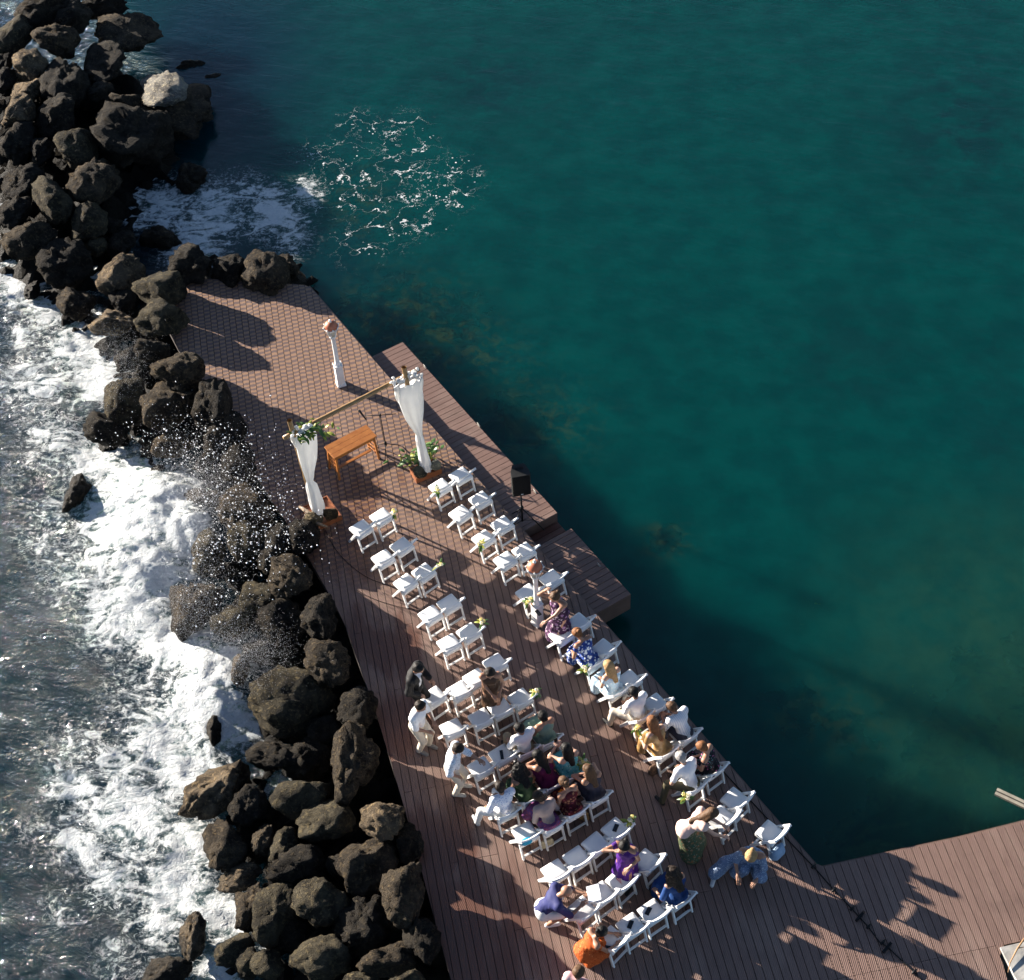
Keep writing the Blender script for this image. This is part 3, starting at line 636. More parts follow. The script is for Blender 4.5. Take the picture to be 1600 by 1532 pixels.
for i, (x, y, rx, ry, turn, tone, zc, lab) in enumerate(ROCKS):
    dk_ = float(seg_dist(G(x, y, zc)[None, :2], DECKL)[0]); zc += (.20 if y < 540 else .62 if y < 660 else .36) * math.exp(-(max(dk_ - .45, 0) / .45) ** 2) if y > 440 or x > 215 else 0
    p = G(x, y, zc); dep = (CAMR @ (p - np.array([0, 0, CH])))[2] * -1; m = dep / FPX
    phi = math.atan2(math.hypot(p[0], p[1]), CH - p[2])
    a = rx * m * 1.08; c = .80 * (rx + ry) / 2 * m; need = ry * m * 1.08
    if 'slab' in lab: c *= .5
    b = math.sqrt(max((need * .55) ** 2, need ** 2 - (c * math.sin(phi)) ** 2)) / math.cos(phi)
    rough = .07 if tone in (OL,) else .10
    V = boulder_verts(100 + i, 9 + i % 6, rough)
    V = V * np.array([a, b, c]); t_ = math.radians(-turn); R_ = np.array([[math.cos(t_), -math.sin(t_), 0], [math.sin(t_), math.cos(t_), 0], [0, 0, 1]])
    tl = math.radians((i * 37 % 30) - 15); T_ = np.array([[math.cos(tl), 0, math.sin(tl)], [0, 1, 0], [-math.sin(tl), 0, math.cos(tl)]])
    V = V @ T_.T @ R_.T
    o = link('boulder', meshnp('boulder', V, ICOF, ROCK), None, p); q = random.uniform(.85, 1.15)
    o.color = (tone[0] * q, tone[1] * q, tone[2] * q, 1); tag(o, lab, 'boulder', 'boulders of the breakwater')
# rubble core that the boulders lie on
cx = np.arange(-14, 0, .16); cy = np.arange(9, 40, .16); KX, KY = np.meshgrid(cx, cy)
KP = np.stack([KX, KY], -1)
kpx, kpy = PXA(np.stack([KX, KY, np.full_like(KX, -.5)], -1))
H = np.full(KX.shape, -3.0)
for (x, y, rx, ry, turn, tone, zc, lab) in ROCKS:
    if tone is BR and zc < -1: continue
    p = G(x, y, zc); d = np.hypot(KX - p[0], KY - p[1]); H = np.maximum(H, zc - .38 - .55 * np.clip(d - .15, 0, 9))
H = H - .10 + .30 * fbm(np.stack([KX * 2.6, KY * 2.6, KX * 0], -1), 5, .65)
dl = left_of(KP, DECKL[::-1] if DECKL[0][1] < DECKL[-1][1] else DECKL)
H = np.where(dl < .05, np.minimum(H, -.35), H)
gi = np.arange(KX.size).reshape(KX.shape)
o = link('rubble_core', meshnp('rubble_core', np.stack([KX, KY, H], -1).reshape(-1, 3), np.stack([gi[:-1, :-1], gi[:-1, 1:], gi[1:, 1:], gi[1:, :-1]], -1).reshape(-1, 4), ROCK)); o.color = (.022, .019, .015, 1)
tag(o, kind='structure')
# spray
SPR = principled('spray_drops', (.85, .86, .88), .25)
octv = np.array([[1, 0, 0], [-1, 0, 0], [0, 1, 0], [0, -1, 0], [0, 0, 1], [0, 0, -1]]); octf = np.array([[0, 2, 4], [2, 1, 4], [1, 3, 4], [3, 0, 4], [2, 0, 5], [1, 2, 5], [3, 1, 5], [0, 3, 5]])
SV = []; SF = []; r_ = np.random.default_rng(4)
CL = ((345, 775, 55, 55), (300, 690, 60, 28), (320, 880, 45, 60), (420, 820, 36, 42))
FINE = ((300, 790, 34, 40), (330, 740, 50, 34), (270, 850, 34, 45), (330, 1010, 50, 36), (175, 560, 36, 30), (385, 1020, 40, 26), (290, 930, 40, 36))
for k in range(46000):
    fine = k >= 5200; tb_ = FINE if fine else CL
    cxp, cyp, sx_, sy_ = tb_[int(len(tb_) * r_.random() ** (1.3 if fine else 1.5))]
    x = r_.normal(cxp, sx_); y = r_.normal(cyp, sy_); p = G(x, y, r_.uniform(-.1, .8) if fine else r_.uniform(.35, 1.3))
    s_ = .0024 + .0022 * r_.random() if fine else .003 + .017 * r_.random() ** 5
    st_ = r_.uniform(.7, 1.3, 3); st_[2] *= 1.0 if fine else r_.uniform(.8, 2.2)
    SF.append(octf + len(SV) * 6); SV.append(octv * s_ * st_ + p)
tag(link('sea_spray', meshnp('sea_spray', np.concatenate(SV), np.concatenate(SF), SPR)), 'white drops of spray flung up over the wet boulders', 'spray', kind='stuff')

# ------------------------------------------------------------------ chairs
def make_chair():
    r = empty('folding_chair')
    V = []; F = []; n = 9                                        # padded seat
    for j in range(n):
        for i in range(n):
            u, v = i / (n - 1) * 2 - 1, j / (n - 1) * 2 - 1
            rr = .97 if abs(u) == 1 and abs(v) == 1 else 1.0
            V.append((u * .192 * rr, v * .192 * rr, .450 + .020 * (1 - u ** 8) * (1 - v ** 8) + .004 * (1 - u * u) * (1 - v * v)))
    m = len(V)
    for j in range(n - 1):
        for i in range(n - 1): a = j * n + i; F.append((a, a + 1, a + n + 1, a + n))
    rim = [i for i in range(n)] + [j * n + n - 1 for j in range(1, n)] + [(n - 1) * n + i for i in range(n - 2, -1, -1)] + [j * n for j in range(n - 2, 0, -1)]
    for k in rim: x, y, z = V[k]; V.append((x, y, .425))
    for k in range(len(rim)): F.append((rim[(k + 1) % len(rim)], rim[k], m + k, m + (k + 1) % len(rim)))
    F.append(tuple(m + k for k in range(len(rim) - 1, -1, -1)))
    link('seat', mesh('seat', V, F, CUSH, True), r)
    MB().box((0, .17, .405), (.37, .035, .04)).box((0, -.17, .405), (.37, .035, .04)).box((.175, 0, .405), (.02, .305, .04)).box((-.175, 0, .405), (.02, .305, .04)).build('seat_rail', WHITE, r)
    for s in (-1, 1):
        MB().bar((s * .215, .22, 0), (s * .215, -.05, .45), .030, .048, (0, 1, 0)).bar((s * .215, -.05, .45), (s * .215, -.262, .745), .030, .045, (0, 1, 0)).build('front_leg', WHITE, r)
        MB().bar((s * .187, -.10, .43), (s * .187, -.215, 0), .030, .048, (0, 1, 0)).build('rear_leg', WHITE, r)
    MB().bar((-.187, -.195, .075), (.187, -.195, .075), .038, .028).build('stretcher', WHITE, r)
    MB().bar((-.21, .175, .075), (.21, .175, .075), .038, .028).build('stretcher', WHITE, r)
    V = []; F = []; n = 9                                        # curved back slat
    for i in range(n):
        u = i / (n - 1) * 2 - 1; x = u * .200; dy = -.030 * (1 - u * u)
        for (yy, zz) in ((-.165, .605), (-.187, .597), (-.272, .732), (-.250, .745)): V.append((x, yy + dy, zz))
    for i in range(n - 1):
        for k in range(4): F.append((i * 4 + k, i * 4 + (k + 1) % 4, i * 4 + 4 + (k + 1) % 4, i * 4 + 4 + k))
    F += [(0, 3, 2, 1), tuple((n - 1) * 4 + k for k in range(4))]
    link('backrest', mesh('backrest', V, F, WHITE), r)
    return r
CH0 = make_chair(); ch_used = [False]
L = {1: [(564.6, 826, -.66), (596, 807.6, -.64)], 2: [(599, 873, -.60), (628, 853.6, -.70)], 3: [(634, 911, -.72), (662.5, 894.5, -.70)], 4: [(673, 961, -.64), (702, 943.5, -.62)], 5: [(702, 1006, -.56), (733, 988.7, -.64)],
     6: [(678, 1089, -.68), (717.5, 1080, -.58), (743, 1060.7, -.60), (774, 1037, -.58)], 7: [(706.7, 1139, -.48), (751, 1123, -.52), (782, 1107.7, -.55), (813, 1092, -.62)],
     8: [(751, 1199.7, -.59), (784, 1180, -.6), (818, 1170, -.55), (853, 1154, -.6)], 9: [(788, 1266, -.5), (824, 1243, -.6), (858, 1222, -.65), (891, 1206, -.6)],
     10: [(821, 1302, -.56), (858, 1287, -.6), (893, 1264, -.6), (929, 1242, -.6)], 11: [(867.5, 1362, -.62), (901, 1341, -.68), (931, 1319, -.82), (961.5, 1296.5, -.84)],
     12: [(909, 1421, -.84), (939, 1397, -.74), (969, 1376, -.92), (1010, 1346, -1.02)], 13: [(955.6, 1468, -1.05), (985.6, 1447, -.70), (1019, 1425, -.68), (1057, 1401, -.75)]}
Rr = {1: [(688, 761, -.62), (720, 743, -.60)], 2: [(720, 803, -.70), (751, 781, -.60)], 3: [(756, 842, -.66), (785, 820, -.62)], 4: [(790, 876, -.62), (819, 861.6, -.60)], 5: [(825, 927, -.66), (862, 904.6, -.68)],
      6: [(877.5, 992.7, -.70), (904, 973, -.77)], 7: [(923, 1034, -.72), (943, 1014, -.84)], 8: [(958, 1078, -.7), (983, 1063, -.7)], 9: [(995, 1117, -.7), (1024, 1100, -.7)], 10: [(1033, 1172, -.72), (1068, 1147, -.75)],
      11: [(1078, 1226, -.75), (1109, 1200, -.75)], 12: [(1128, 1277, -1.0), (1148, 1249, -1.0)], 13: [(1203, 1301, -1.08)]}
OCC = {('L', 8, 2): 'the man in white shirt and khaki trousers', ('L', 8, 3): 'the woman in the mint dress', ('L', 9, 0): 'the man in the blue-print shirt', ('L', 9, 1): 'the long-haired woman in the green dress', ('L', 9, 2): 'the woman in magenta', ('L', 9, 3): 'the woman holding up the phone',
       ('L', 10, 1): 'the woman in the grey top', ('L', 10, 2): 'the woman in the dark red floral dress', ('L', 10, 3): 'the brown-haired woman with hands at her face', ('L', 13, 3): 'the woman in the royal blue dress',
       ('R', 7, 0): 'the woman in the blue and white print', ('R', 8, 0): 'the blond woman in light blue', ('R', 9, 0): 'the man in white shirt and beige trousers', ('R', 10, 0): 'the woman in the gold dress', ('R', 10, 1): 'the man in the striped shirt', ('R', 11, 0): 'the grey-haired man in the white tee', ('R', 11, 1): 'the woman in the black floral dress'}
ORD = ['first', 'second', 'third', 'fourth', 'fifth', 'sixth', 'seventh', 'eighth', 'ninth', 'tenth', 'eleventh', 'twelfth', 'thirteenth']
CHAIR = {}
for side, rows in (('L', L), ('R', Rr)):
    for rw, seats in rows.items():
        for k, (x, y, s) in enumerate(seats):
            p = G(x, y, .46); d = wdir(x, y, 1, s); rz = math.atan2(d[1], d[0])
            c = CH0 if not ch_used[0] else copy_tree(CH0); ch_used[0] = True
            c.location = (p[0], p[1], 0); c.rotation_euler = (0, 0, rz)
            CHAIR[(side, rw, k)] = (p[0], p[1], rz)
            nm = len(seats); ais = (nm - 1 - k) if side == 'L' else k
            where = 'seat %s from the aisle' % ['nearest', 'second', 'third', 'fourth'][ais] if ais else 'at the aisle'
            if nm == 2: where = 'at the aisle' if ais == 0 else 'on the outer side'
            if nm == 1: where = 'standing alone at the deck edge'
            blk = 'left block' if side == 'L' else 'right block'
            if (side, rw, k) in OCC: lab = 'white folding chair under ' + OCC[(side, rw, k)]
            else: lab = 'empty white folding chair, %s, %s row, %s' % (blk, ORD[rw - 1], where)
            tag(c, lab.replace('seat second', 'second').replace('seat third', 'third').replace('seat fourth', 'fourth'), 'chair', 'white folding chairs for the guests')

# flower posies tied to the aisle chairs
def posy(p, seed, lab, big=1.0):
    r_ = random.Random(seed); r = tag(empty('flower_posy', p), lab, 'posy', 'flower posies on the aisle chairs')
    for k in range(9):
        a = r_.uniform(0, 2 * math.pi); e = r_.uniform(-.5, .9); Ln = r_.uniform(.10, .20) * big; wd = .028 * big
        d = np.array([math.cos(a) * math.cos(e), math.sin(a) * math.cos(e), math.sin(e)]); sd_ = np.array([-math.sin(a), math.cos(a), 0])
        V = []; n = 5
        for i in range(n):
            t = i / (n - 1); cpt = d * Ln * t + np.array([0, 0, -.05 * t * t]); wv = wd * math.sin(math.pi * min(.97, t * .9 + .08))
            V += [cpt - sd_ * wv, cpt + np.array([0, 0, .006]), cpt + sd_ * wv]
        F = []
        for i in range(n - 1):
            for q in (0, 1): F.append((i * 3 + q, i * 3 + q + 1, i * 3 + 4 + q, i * 3 + 3 + q))
        link('leaf', mesh('leaf', V, F, LEAF if k % 3 else LEAFY, True), r)
    for k in range(4):
        c_ = (r_.uniform(-.05, .05) * big, r_.uniform(-.05, .05) * big, r_.uniform(.02, .08))
        b = MB()
        for j in range(6):
            a = j * math.pi / 3; b.tube([c_, (c_[0] + .022 * math.cos(a), c_[1] + .022 * math.sin(a), c_[2] + .015), (c_[0] + .042 * math.cos(a), c_[1] + .042 * math.sin(a), c_[2] + .006)], [.008, .014, .006], 5)
        b.build('flower', YEL if k % 2 else CREAM, r, True)
    return r
for i, (x, y, tx) in enumerate(((683, 769, 'first row, right of the aisle'), (751, 851, 'third row, right of the aisle'), (826, 941, 'fifth row, right of the aisle, beside the sunlit lamp post'), (912, 1048, 'seventh row, right of the aisle, below the woman in blue print'), (994, 1140, 'ninth row, right of the aisle, below the man in beige trousers'), (1071, 1248, 'eleventh row, right of the aisle, below the grey-haired man'),
                               (616, 803, 'first row, left of the aisle'), (688, 884, 'third row, left of the aisle'), (752, 973, 'fifth row, left of the aisle'), (836, 1080, 'seventh row, left of the aisle'), (911, 1190, 'ninth row, left of the aisle, beside the phone holder'), (984, 1284, 'eleventh row, left of the aisle, by the seat with a phone'))):
    posy(G(x, y, .72), i, 'leafy yellow posy, ' + tx, .7 if i == 6 else 1.0)

# ------------------------------------------------------------------ arch
def v3(a): return np.array(a, float)
bl, br = G(495, 803, .15), G(664, 733, .15)
bl[2] = br[2] = .0
tl, tr = G(452, 657, 3.02), G(631, 574, 3.02)
arch = tag(empty('wedding_arch', ((bl + br) / 2)), 'bamboo wedding arch draped with white voile at the head of the aisle', 'arch')
ao = (bl + br) / 2
def L_(p): return v3(p) - ao
for b_, t_, nm in ((bl, tl, 0), (br, tr, 1)):
    m = MB(); n = 14; d = L_(t_) - L_(b_)
    pts = [L_(b_) + d * k / n for k in range(n + 1)]; rads = [.048 + (.006 if k % 2 == 0 else 0) for k in range(n + 1)]
    m.tube(pts, rads, 12, False); m.tube([pts[-1], pts[-1] - d / n * .9], [.040, .038], 12, False).build('post', BAMBOO, arch, True)
ba, bb = G(443, 685, 2.66), G(655, 577, 2.66)
MB().tube([L_(ba + (bb - ba) * k / 20) for k in range(21)], [.046 + (.005 if k % 2 else 0) for k in range(21)], 12).build('beam', BAMBOO, arch, True)
bx = (bb - ba) / np.linalg.norm(bb - ba); by = np.cross([0, 0, 1], bx)
def drape(path, name='drape'):
    """path: (centre, half width across beam, depth) from top to foot"""
    n = 28; V = []; F = []; rows = 40; P = [v3(q[0]) for q in path]; W = [q[1] for q in path]; Dp = [q[2] for q in path]
    T = np.linspace(0, 1, len(P))
    for j in range(rows):
        t = j / (rows - 1); c = np.array([np.interp(t, T, [p[k] for p in P]) for k in range(3)]); wv = np.interp(t, T, W); dv = np.interp(t, T, Dp)
        for i in range(n):
            a = 2 * math.pi * i / n; f = 1 + .15 * math.sin(a * 7 + t * 5 + 1.5 * math.sin(t * 6)) + .10 * math.sin(a * 3 + t * 9)
            V.append(c + bx * math.cos(a) * wv * f + by * (math.sin(a) * dv * f * 1.25 - .03) - ao)
    for j in range(rows - 1):
        for i in range(n): F.append((j * n + i, j * n + (i + 1) % n, (j + 1) * n + (i + 1) % n, (j + 1) * n + i))
    return link(name, mesh(name, V, F, VOILE, True), arch)
def mixp(a, b, t): return v3(a) * (1 - t) + v3(b) * t
def onpost(b_, t_, z, lat=0.0): q = v3(b_) + (v3(t_) - v3(b_)) * (z / 3.02); return q + bx * lat - by * .05
drape([(onpost(bl, tl, z, lt), wv, dv) for z, lt, wv, dv in ((2.66, .15, .24, .08), (2.35, .17, .23, .10), (1.8, .12, .16, .10), (1.25, .03, .062, .062), (1.08, .05, .11, .09), (.6, .04, .13, .11), (.2, .03, .13, .11))])
drape([(onpost(br, tr, z, lt), wv, dv) for z, lt, wv, dv in ((2.70, .02, .31, .08), (2.35, -.05, .28, .11), (1.8, -.03, .19, .11), (1.25, .0, .062, .062), (1.08, .0, .08, .08), (.6, .0, .09, .085), (.2, .0, .12, .11))])
r_ = random.Random(5)
def ruffle(c0, c1, name, n, mat):
    b = MB()
    for k in range(n):
        c = mixp(c0, c1, r_.random()) - ao + v3([r_.uniform(-.05, .05), r_.uniform(-.05, .05), r_.uniform(-.02, .09)]); a = r_.uniform(0, 6.28)
        b.tube([c, c + v3([.05 * math.cos(a), .05 * math.sin(a), .03]), c + v3([.10 * math.cos(a), .10 * math.sin(a), -.01])], [.025, .035, .012], 6)
    return b.build(name, mat, arch, True)
ruffle(G(458, 680, 2.72), G(486, 668, 2.72), 'cloth_bow', 18, VOILE); ruffle(G(616, 601, 2.72), G(651, 582, 2.72), 'cloth_bow', 26, VOILE)
garl = empty('garland', G(487, 676, 2.66) - ao); garl.parent = arch
def foliage(parent, n, ext, mats, name='leaf', L0=.14, seed=3):
    r_ = random.Random(seed)
    for k in range(n):
        c = v3([r_.gauss(0, ext[0]), r_.gauss(0, ext[1]), abs(r_.gauss(0, ext[2]))]); a = r_.uniform(0, 6.28); e = r_.uniform(-.4, .9); Ln = L0 * r_.uniform(.7, 1.5)
        d = v3([math.cos(a) * math.cos(e), math.sin(a) * math.cos(e), math.sin(e)]); sd_ = v3([-math.sin(a), math.cos(a), 0]); V = []; F = []
        for i in range(5):
            t = i / 4; cp = c + d * Ln * t - v3([0, 0, .3 * Ln * t * t]); wv = Ln * .2 * math.sin(math.pi * min(.97, t * .9 + .08)); V += [cp - sd_ * wv, cp + v3([0, 0, .008]), cp + sd_ * wv]
        for i in range(4):
            for q in (0, 1): F.append((i * 3 + q, i * 3 + q + 1, i * 3 + 4 + q, i * 3 + 3 + q))
        link(name, mesh(name, V, F, mats[k % len(mats)], True), parent)
foliage(garl, 64, (.17, .11, .05), (LEAF, LEAF, LEAFY), seed=11)
# weighted trays at the post feet
def tray(name, corners, h, label):
    P = [G(x, y, h)[:2] for x, y in corners]; c = np.mean(P, 0); P = [p - c for p in P]
    r = tag(empty(name, (c[0], c[1], 0)), label, 'planter', 'planter trays of the arch')
    for k in range(4):
        a, b = P[k], P[(k + 1) % 4]; d = b - a; d = d / np.linalg.norm(d); n = v3([-d[1], d[0], 0])[:2]; n = n if n @ (-(a + b)) > 0 else -n
        Vv, Ff = slab_verts([a, b, b + n * .03 - d * .03, a + n * .03 + d * .03], 0, h); link('side_board', mesh('side_board', Vv, Ff, TRAYW), r)
    q = [p * .9 for p in P]; Vv, Ff = slab_verts(q, .005, h * .8); link('tray_floor', mesh('tray_floor', Vv, Ff, TRAYW), r)
    return r, c
def stone(p, s, tone, seed, lab):
    V = boulder_verts(seed, 10, .05) * v3(s); o = link('stone', meshnp('stone', V, ICOF, ROCK), None, p); o.color = C4(tone); tag(o, lab, 'stone', 'ballast stones in the planter trays')
tray('planter_tray', ((471, 792), (511, 774), (534, 806), (494, 824)), .13, 'orange-brown wooden tray weighting the foot of the left arch post')
tray('planter_tray', ((640, 732), (676, 716), (690, 733), (650, 749)), .15, 'orange-brown wooden tray with plants at the right arch post')
stone(G(490, 811, .26), (.21, .17, .16), (.20, .16, .10), 901, 'grey-tan ballast stone at the foot of the left drape')
stone(G(515, 803, .24), (.19, .16, .15), (.12, .09, .055), 902, 'brown ballast stone on the right half of the left tray')
stone(G(656, 738, .26), (.16, .13, .13), (.13, .13, .10), 903, 'mottled dark ballast stone in front of the right drape')
stone(G(679, 727, .26), (.15, .12, .12), (.34, .34, .27), 904, 'pale angular ballast stone right of the right drape')
tag(MB().tube([G(468, 792, .10), G(480, 800, .24), G(496, 818, .22), G(512, 824, .10)], [.03, .05, .045, .02], 8).tube([G(480, 800, .24), G(474, 812, .12)], [.035, .015], 8).build('driftwood', principled('grey_driftwood', (.22, .16, .11), .85, noise=.7, nscale=12, bump=.5, bscale=30), None, True), 'curved grey-brown driftwood across the left planter tray', 'driftwood')
pl = tag(empty('planter_plant', G(652, 721, .15)), 'bushy green and yellow plant round the foot of the right drape', 'plant')
foliage(pl, 90, (.20, .12, .12), (LEAF, LEAFY, LEAF), L0=.15, seed=21)
pl2 = tag(empty('planter_plant', G(672, 707, .15)), 'dark leafy plant behind the right arch post', 'plant')
foliage(pl2, 40, (.10, .07, .08), (LEAF,), L0=.15, seed=22)

# ------------------------------------------------------------------ table
c4 = [G(x, y, .72)[:2] for x, y in ((506, 697), (573, 663), (588, 682), (522.5, 718))]
cc = np.mean(c4, 0); dx = (c4[1] - c4[0] + c4[2] - c4[3]); lx = np.linalg.norm(dx) / 2; rz = math.atan2(dx[1], dx[0]); ly = np.linalg.norm(c4[3] - c4[0] + c4[2] - c4[1]) / 2 * .95
tb = tag(empty('altar_table', (cc[0], cc[1], 0), rz), 'varnished orange-brown wooden table under the arch', 'table')
for k in range(3): MB().box((0, -ly / 2 + ly * (k + .5) / 3, .705), (lx, ly / 3 - .0012, .03)).build('top_board', WOOD, tb, bevel=.003)
for s in (-1, 1): MB().box((0, s * (ly / 2 - .03), .655), (lx - .06, .02, .07)).build('apron', WOOD, tb)
for s in (-1, 1): MB().box((s * (lx / 2 - .03), 0, .655), (.02, ly - .085, .07)).build('apron', WOOD, tb)
for sx_ in (-1, 1):
    for sy_ in (-1, 1): MB().bar((sx_ * (lx / 2 - .06), sy_ * (ly / 2 - .05), .62), (sx_ * (lx / 2 - .03), sy_ * (ly / 2 - .01), 0), .045, .045, (1, 0, 0)).build('leg', WOOD, tb)
    for k in range(4): MB().bar((sx_ * (lx / 2 - .05), -ly / 2 + .05, .12 + .12 * k), (sx_ * (lx / 2 - .05), ly / 2 - .05, .22 + .12 * k), .012, .02, (1, 0, 0)).build('lattice_bar', WOOD, tb); MB().bar((sx_ * (lx / 2 - .065), ly / 2 - .05, .12 + .12 * k), (sx_ * (lx / 2 - .065), -ly / 2 + .05, .22 + .12 * k), .012, .02, (1, 0, 0)).build('lattice_bar', WOOD, tb)
MB().bar((-lx / 2 + .09, 0, .14), (lx / 2 - .09, 0, .14), .06, .03).build('stretcher', WOOD, tb)

# ------------------------------------------------------------------ microphone on a boom stand
p = G(604, 704); ms = tag(empty('microphone_stand', p), 'black boom microphone stand beside the wooden table', 'microphone')
tp = G(594, 649, 1.22) - p
MB().tube([(0, 0, .12), tp], .011, 8).build('pole', BLACK, ms, True)
for a in (20, 150, 265): MB().tube([(0, 0, .22), (.33 * math.cos(math.radians(a)), .33 * math.sin(math.radians(a)), .012)], .010, 6).build('leg', BLACK, ms, True)
MB().lathe([(.02, 0), (.03, .02), (.03, .10), (.02, .12)], (0, 0, .16)).build('hub', BLACK, ms, True)
MB().tube([G(570, 650, 1.25) - p, tp, G(619, 647, 1.2) - p], .009, 6).build('boom', BLACK, ms, True); MB().lathe([(.02, -.03), (.025, 0), (.02, .03)], tp).build('clutch', BLACK, ms, True)
MB().tube([G(572, 656, 1.2) - p, G(563, 644, 1.32) - p, G(561, 641, 1.35) - p], [.016, .024, .030], 10).build('microphone', BLACK, ms, True)

# ------------------------------------------------------------------ loudspeaker on tripod
p = G(817, 826, ZP); p[2] = ZP
ss = tag(empty('speaker_tripod', p), 'black tripod stand under the loudspeaker on the landing stage', 'tripod')
MB().tube([(0, 0, .25), (0, 0, 1.26)], [.022, .018], 10).build('pole', BLACK, ss, True); MB().lathe([(.03, 0), (.04, .02), (.04, .09), (.03, .11)], (0, 0, .62)).build('collar', BLACK, ss, True)
for a in (-12, 115, 222):
    c_, s_ = math.cos(math.radians(a)), math.sin(math.radians(a))
    MB().tube([(.02 * c_, .02 * s_, .64), (.46 * c_, .46 * s_, .015)], .013, 8).build('leg', BLACK, ss, True); MB().tube([(.015 * c_, .015 * s_, .28), (.25 * c_, .25 * s_, .32)], .009, 6).build('brace', BLACK, ss, True)
GRILLE = principled('black_grille', (.004, .004, .005), .7, bump=.6, bscale=160, spec=.1); GREYP = principled('grey_black_cabinet', (.018, .018, .017), .55, noise=.4, spec=.25)
sp = tag(empty('loudspeaker', (p[0], p[1], p[2] + 1.26), math.radians(8)), 'black loudspeaker box raised on a tripod at the water side', 'loudspeaker')
prof = [(-.19, -.17), (.19, -.17), (.19, -.02), (.12, .17), (-.12, .17), (-.19, -.02)]
V, F = slab_verts([v3(q) for q in prof], 0, .60); link('cabinet', mesh('cabinet', V, F, GREYP), sp)
MB().box((0, -.178, .30), (.35, .014, .56)).build('grille', GRILLE, sp, bevel=.004)
MB().box((0, .06, .604), (.16, .05, .006)).tube([(-.07, .06, .607), (-.07, .06, .63), (.07, .06, .63), (.07, .06, .607)], .008, 6).build('handle', BLACK, sp)
MB().box((.0, -.188, .06), (.05, .005, .02)).build('badge', plain((.5, .5, .5), .4), sp)

# ------------------------------------------------------------------ lamp posts
RUST = principled('rusty_white_paint', (.74, .72, .68), .55, noise=.22, nscale=5, col2=(.80, .79, .77)); REDD = principled('red_brown_dome', (.34, .085, .04), .5, noise=.7, nscale=12, col2=(.46, .16, .08))
RSTAIN = principled('rust_stain', (.36, .15, .04), .8, noise=.6, nscale=20)
FROST = principled('frosted_lantern_pane', (.62, .58, .48), .3, noise=.5, nscale=10)
def lamp_post(p, rz, label, H=1.98):
    r = tag(empty('lamp_post', p, rz), label, 'lamp post', 'lamp posts on the deck')
    MB().box((0, 0, .03), (.205, .205, .06)).box((0, 0, .34), (.18, .18, .56), taper=.97).box((0, 0, .635), (.20, .20, .03)).build('pedestal', RUST, r, bevel=.006)
    MB().box((-.05, .04, .653), (.09, .08, .006)).build('rust_patch', RSTAIN, r)
    MB().lathe([(.085, .65), (.06, .70), (.052, .80), (.048, 1.40), (.05, 1.45), (.075, 1.50), (.085, 1.54)], n=12).build('shaft', RUST, r, True)
    lt = empty('lantern'); lt.parent = r
    MB().lathe([(.075, 1.54), (.13, 1.78)], n=6).build('pane', FROST, lt)
    for k in range(6):
        a = k * math.pi / 3; MB().bar((.078 * math.cos(a), .078 * math.sin(a), 1.54), (.135 * math.cos(a), .135 * math.sin(a), 1.78), .014, .014, (math.cos(a), math.sin(a), .2)).build('bar', RUST, lt)
    MB().lathe([(.165, 1.775), (.172, 1.80), (.150, 1.80)], n=18).build('rim', RUST, lt)
    MB().lathe([(.150, 1.80), (.152, 1.83), (.125, 1.90), (.07, 1.945), (.03, 1.955)], n=18).build('dome', REDD, lt, True)
    MB().lathe([(.03, 1.95), (.035, 1.97), (.022, 1.99), (.028, 2.01), (.0, 2.03)], n=10).build('finial', RUST, lt, True)
    for k in range(8):
        a = k * math.pi / 4; MB().tube([(.165 * math.cos(a), .165 * math.sin(a), 1.80), (.172 * math.cos(a), .172 * math.sin(a), 1.83), (.168 * math.cos(a), .168 * math.sin(a), 1.85)], [.016, .02, .006], 5).build('crest', RUST, lt)
lamp_post(G(533, 601), math.radians(18), 'white lamp post with red-brown dome alone at the far end of the deck')
lamp_post(G(840, 974), math.radians(40), 'white lamp post with red-brown dome among the right-hand chairs')

# ------------------------------------------------------------------ cables and string lights on the deck
def cable(pts, rad, label, name='cable', z=.012):
    P = [G(x, y, z) for x, y in pts]; Q = []
    for i in range(len(P) - 1):
        for k in range(6): t = k / 6; a, b, c_, d = P[max(i - 1, 0)], P[i], P[i + 1], P[min(i + 2, len(P) - 1)]; Q.append(.5 * ((2 * b) + (c_ - a) * t + (2 * a - 5 * b + 4 * c_ - d) * t * t + (3 * b - a - 3 * c_ + d) * t ** 3))
    Q.append(P[-1]); o = MB().tube(Q, rad, 6).build(name, BLACK, None, True); return tag(o, label, 'cable')
cable(((507, 826), (524, 858), (548, 884), (577, 904), (612, 917), (650, 935)), .0055, 'thin black cable running from the left planter tray under the second row')
cable(((556, 922), (586, 937), (622, 948), (656, 955), (690, 972)), .005, 'thin black cable lying across the boards left of the fourth row')
sl = tag(empty('string_lights', G(1271, 1354)), 'black string of party lights lying along the inner corner of the boardwalk', 'string lights'); o0 = G(1271, 1354)
pts = [(1118, 1192), (1145, 1222), (1200, 1280), (1240, 1322), (1271, 1354), (1303, 1391), (1331, 1420), (1357, 1449), (1374, 1472), (1387, 1480), (1428, 1519), (1470, 1562)]
MB().tube([G(x, y, .018) - o0 for x, y in pts], .012, 6).build('cord', BLACK, sl, True)
for x, y in ((1271, 1354), (1303, 1391), (1331, 1420), (1357, 1448), (1379, 1473), (1428, 1519)):
    q = G(x, y, .03) - o0; MB().tube([q + v3([-.035, -.03, 0]), q, q + v3([.05, .045, .0])], [.020, .026, .016], 8).build('bulb_socket', BLACK, sl, True)
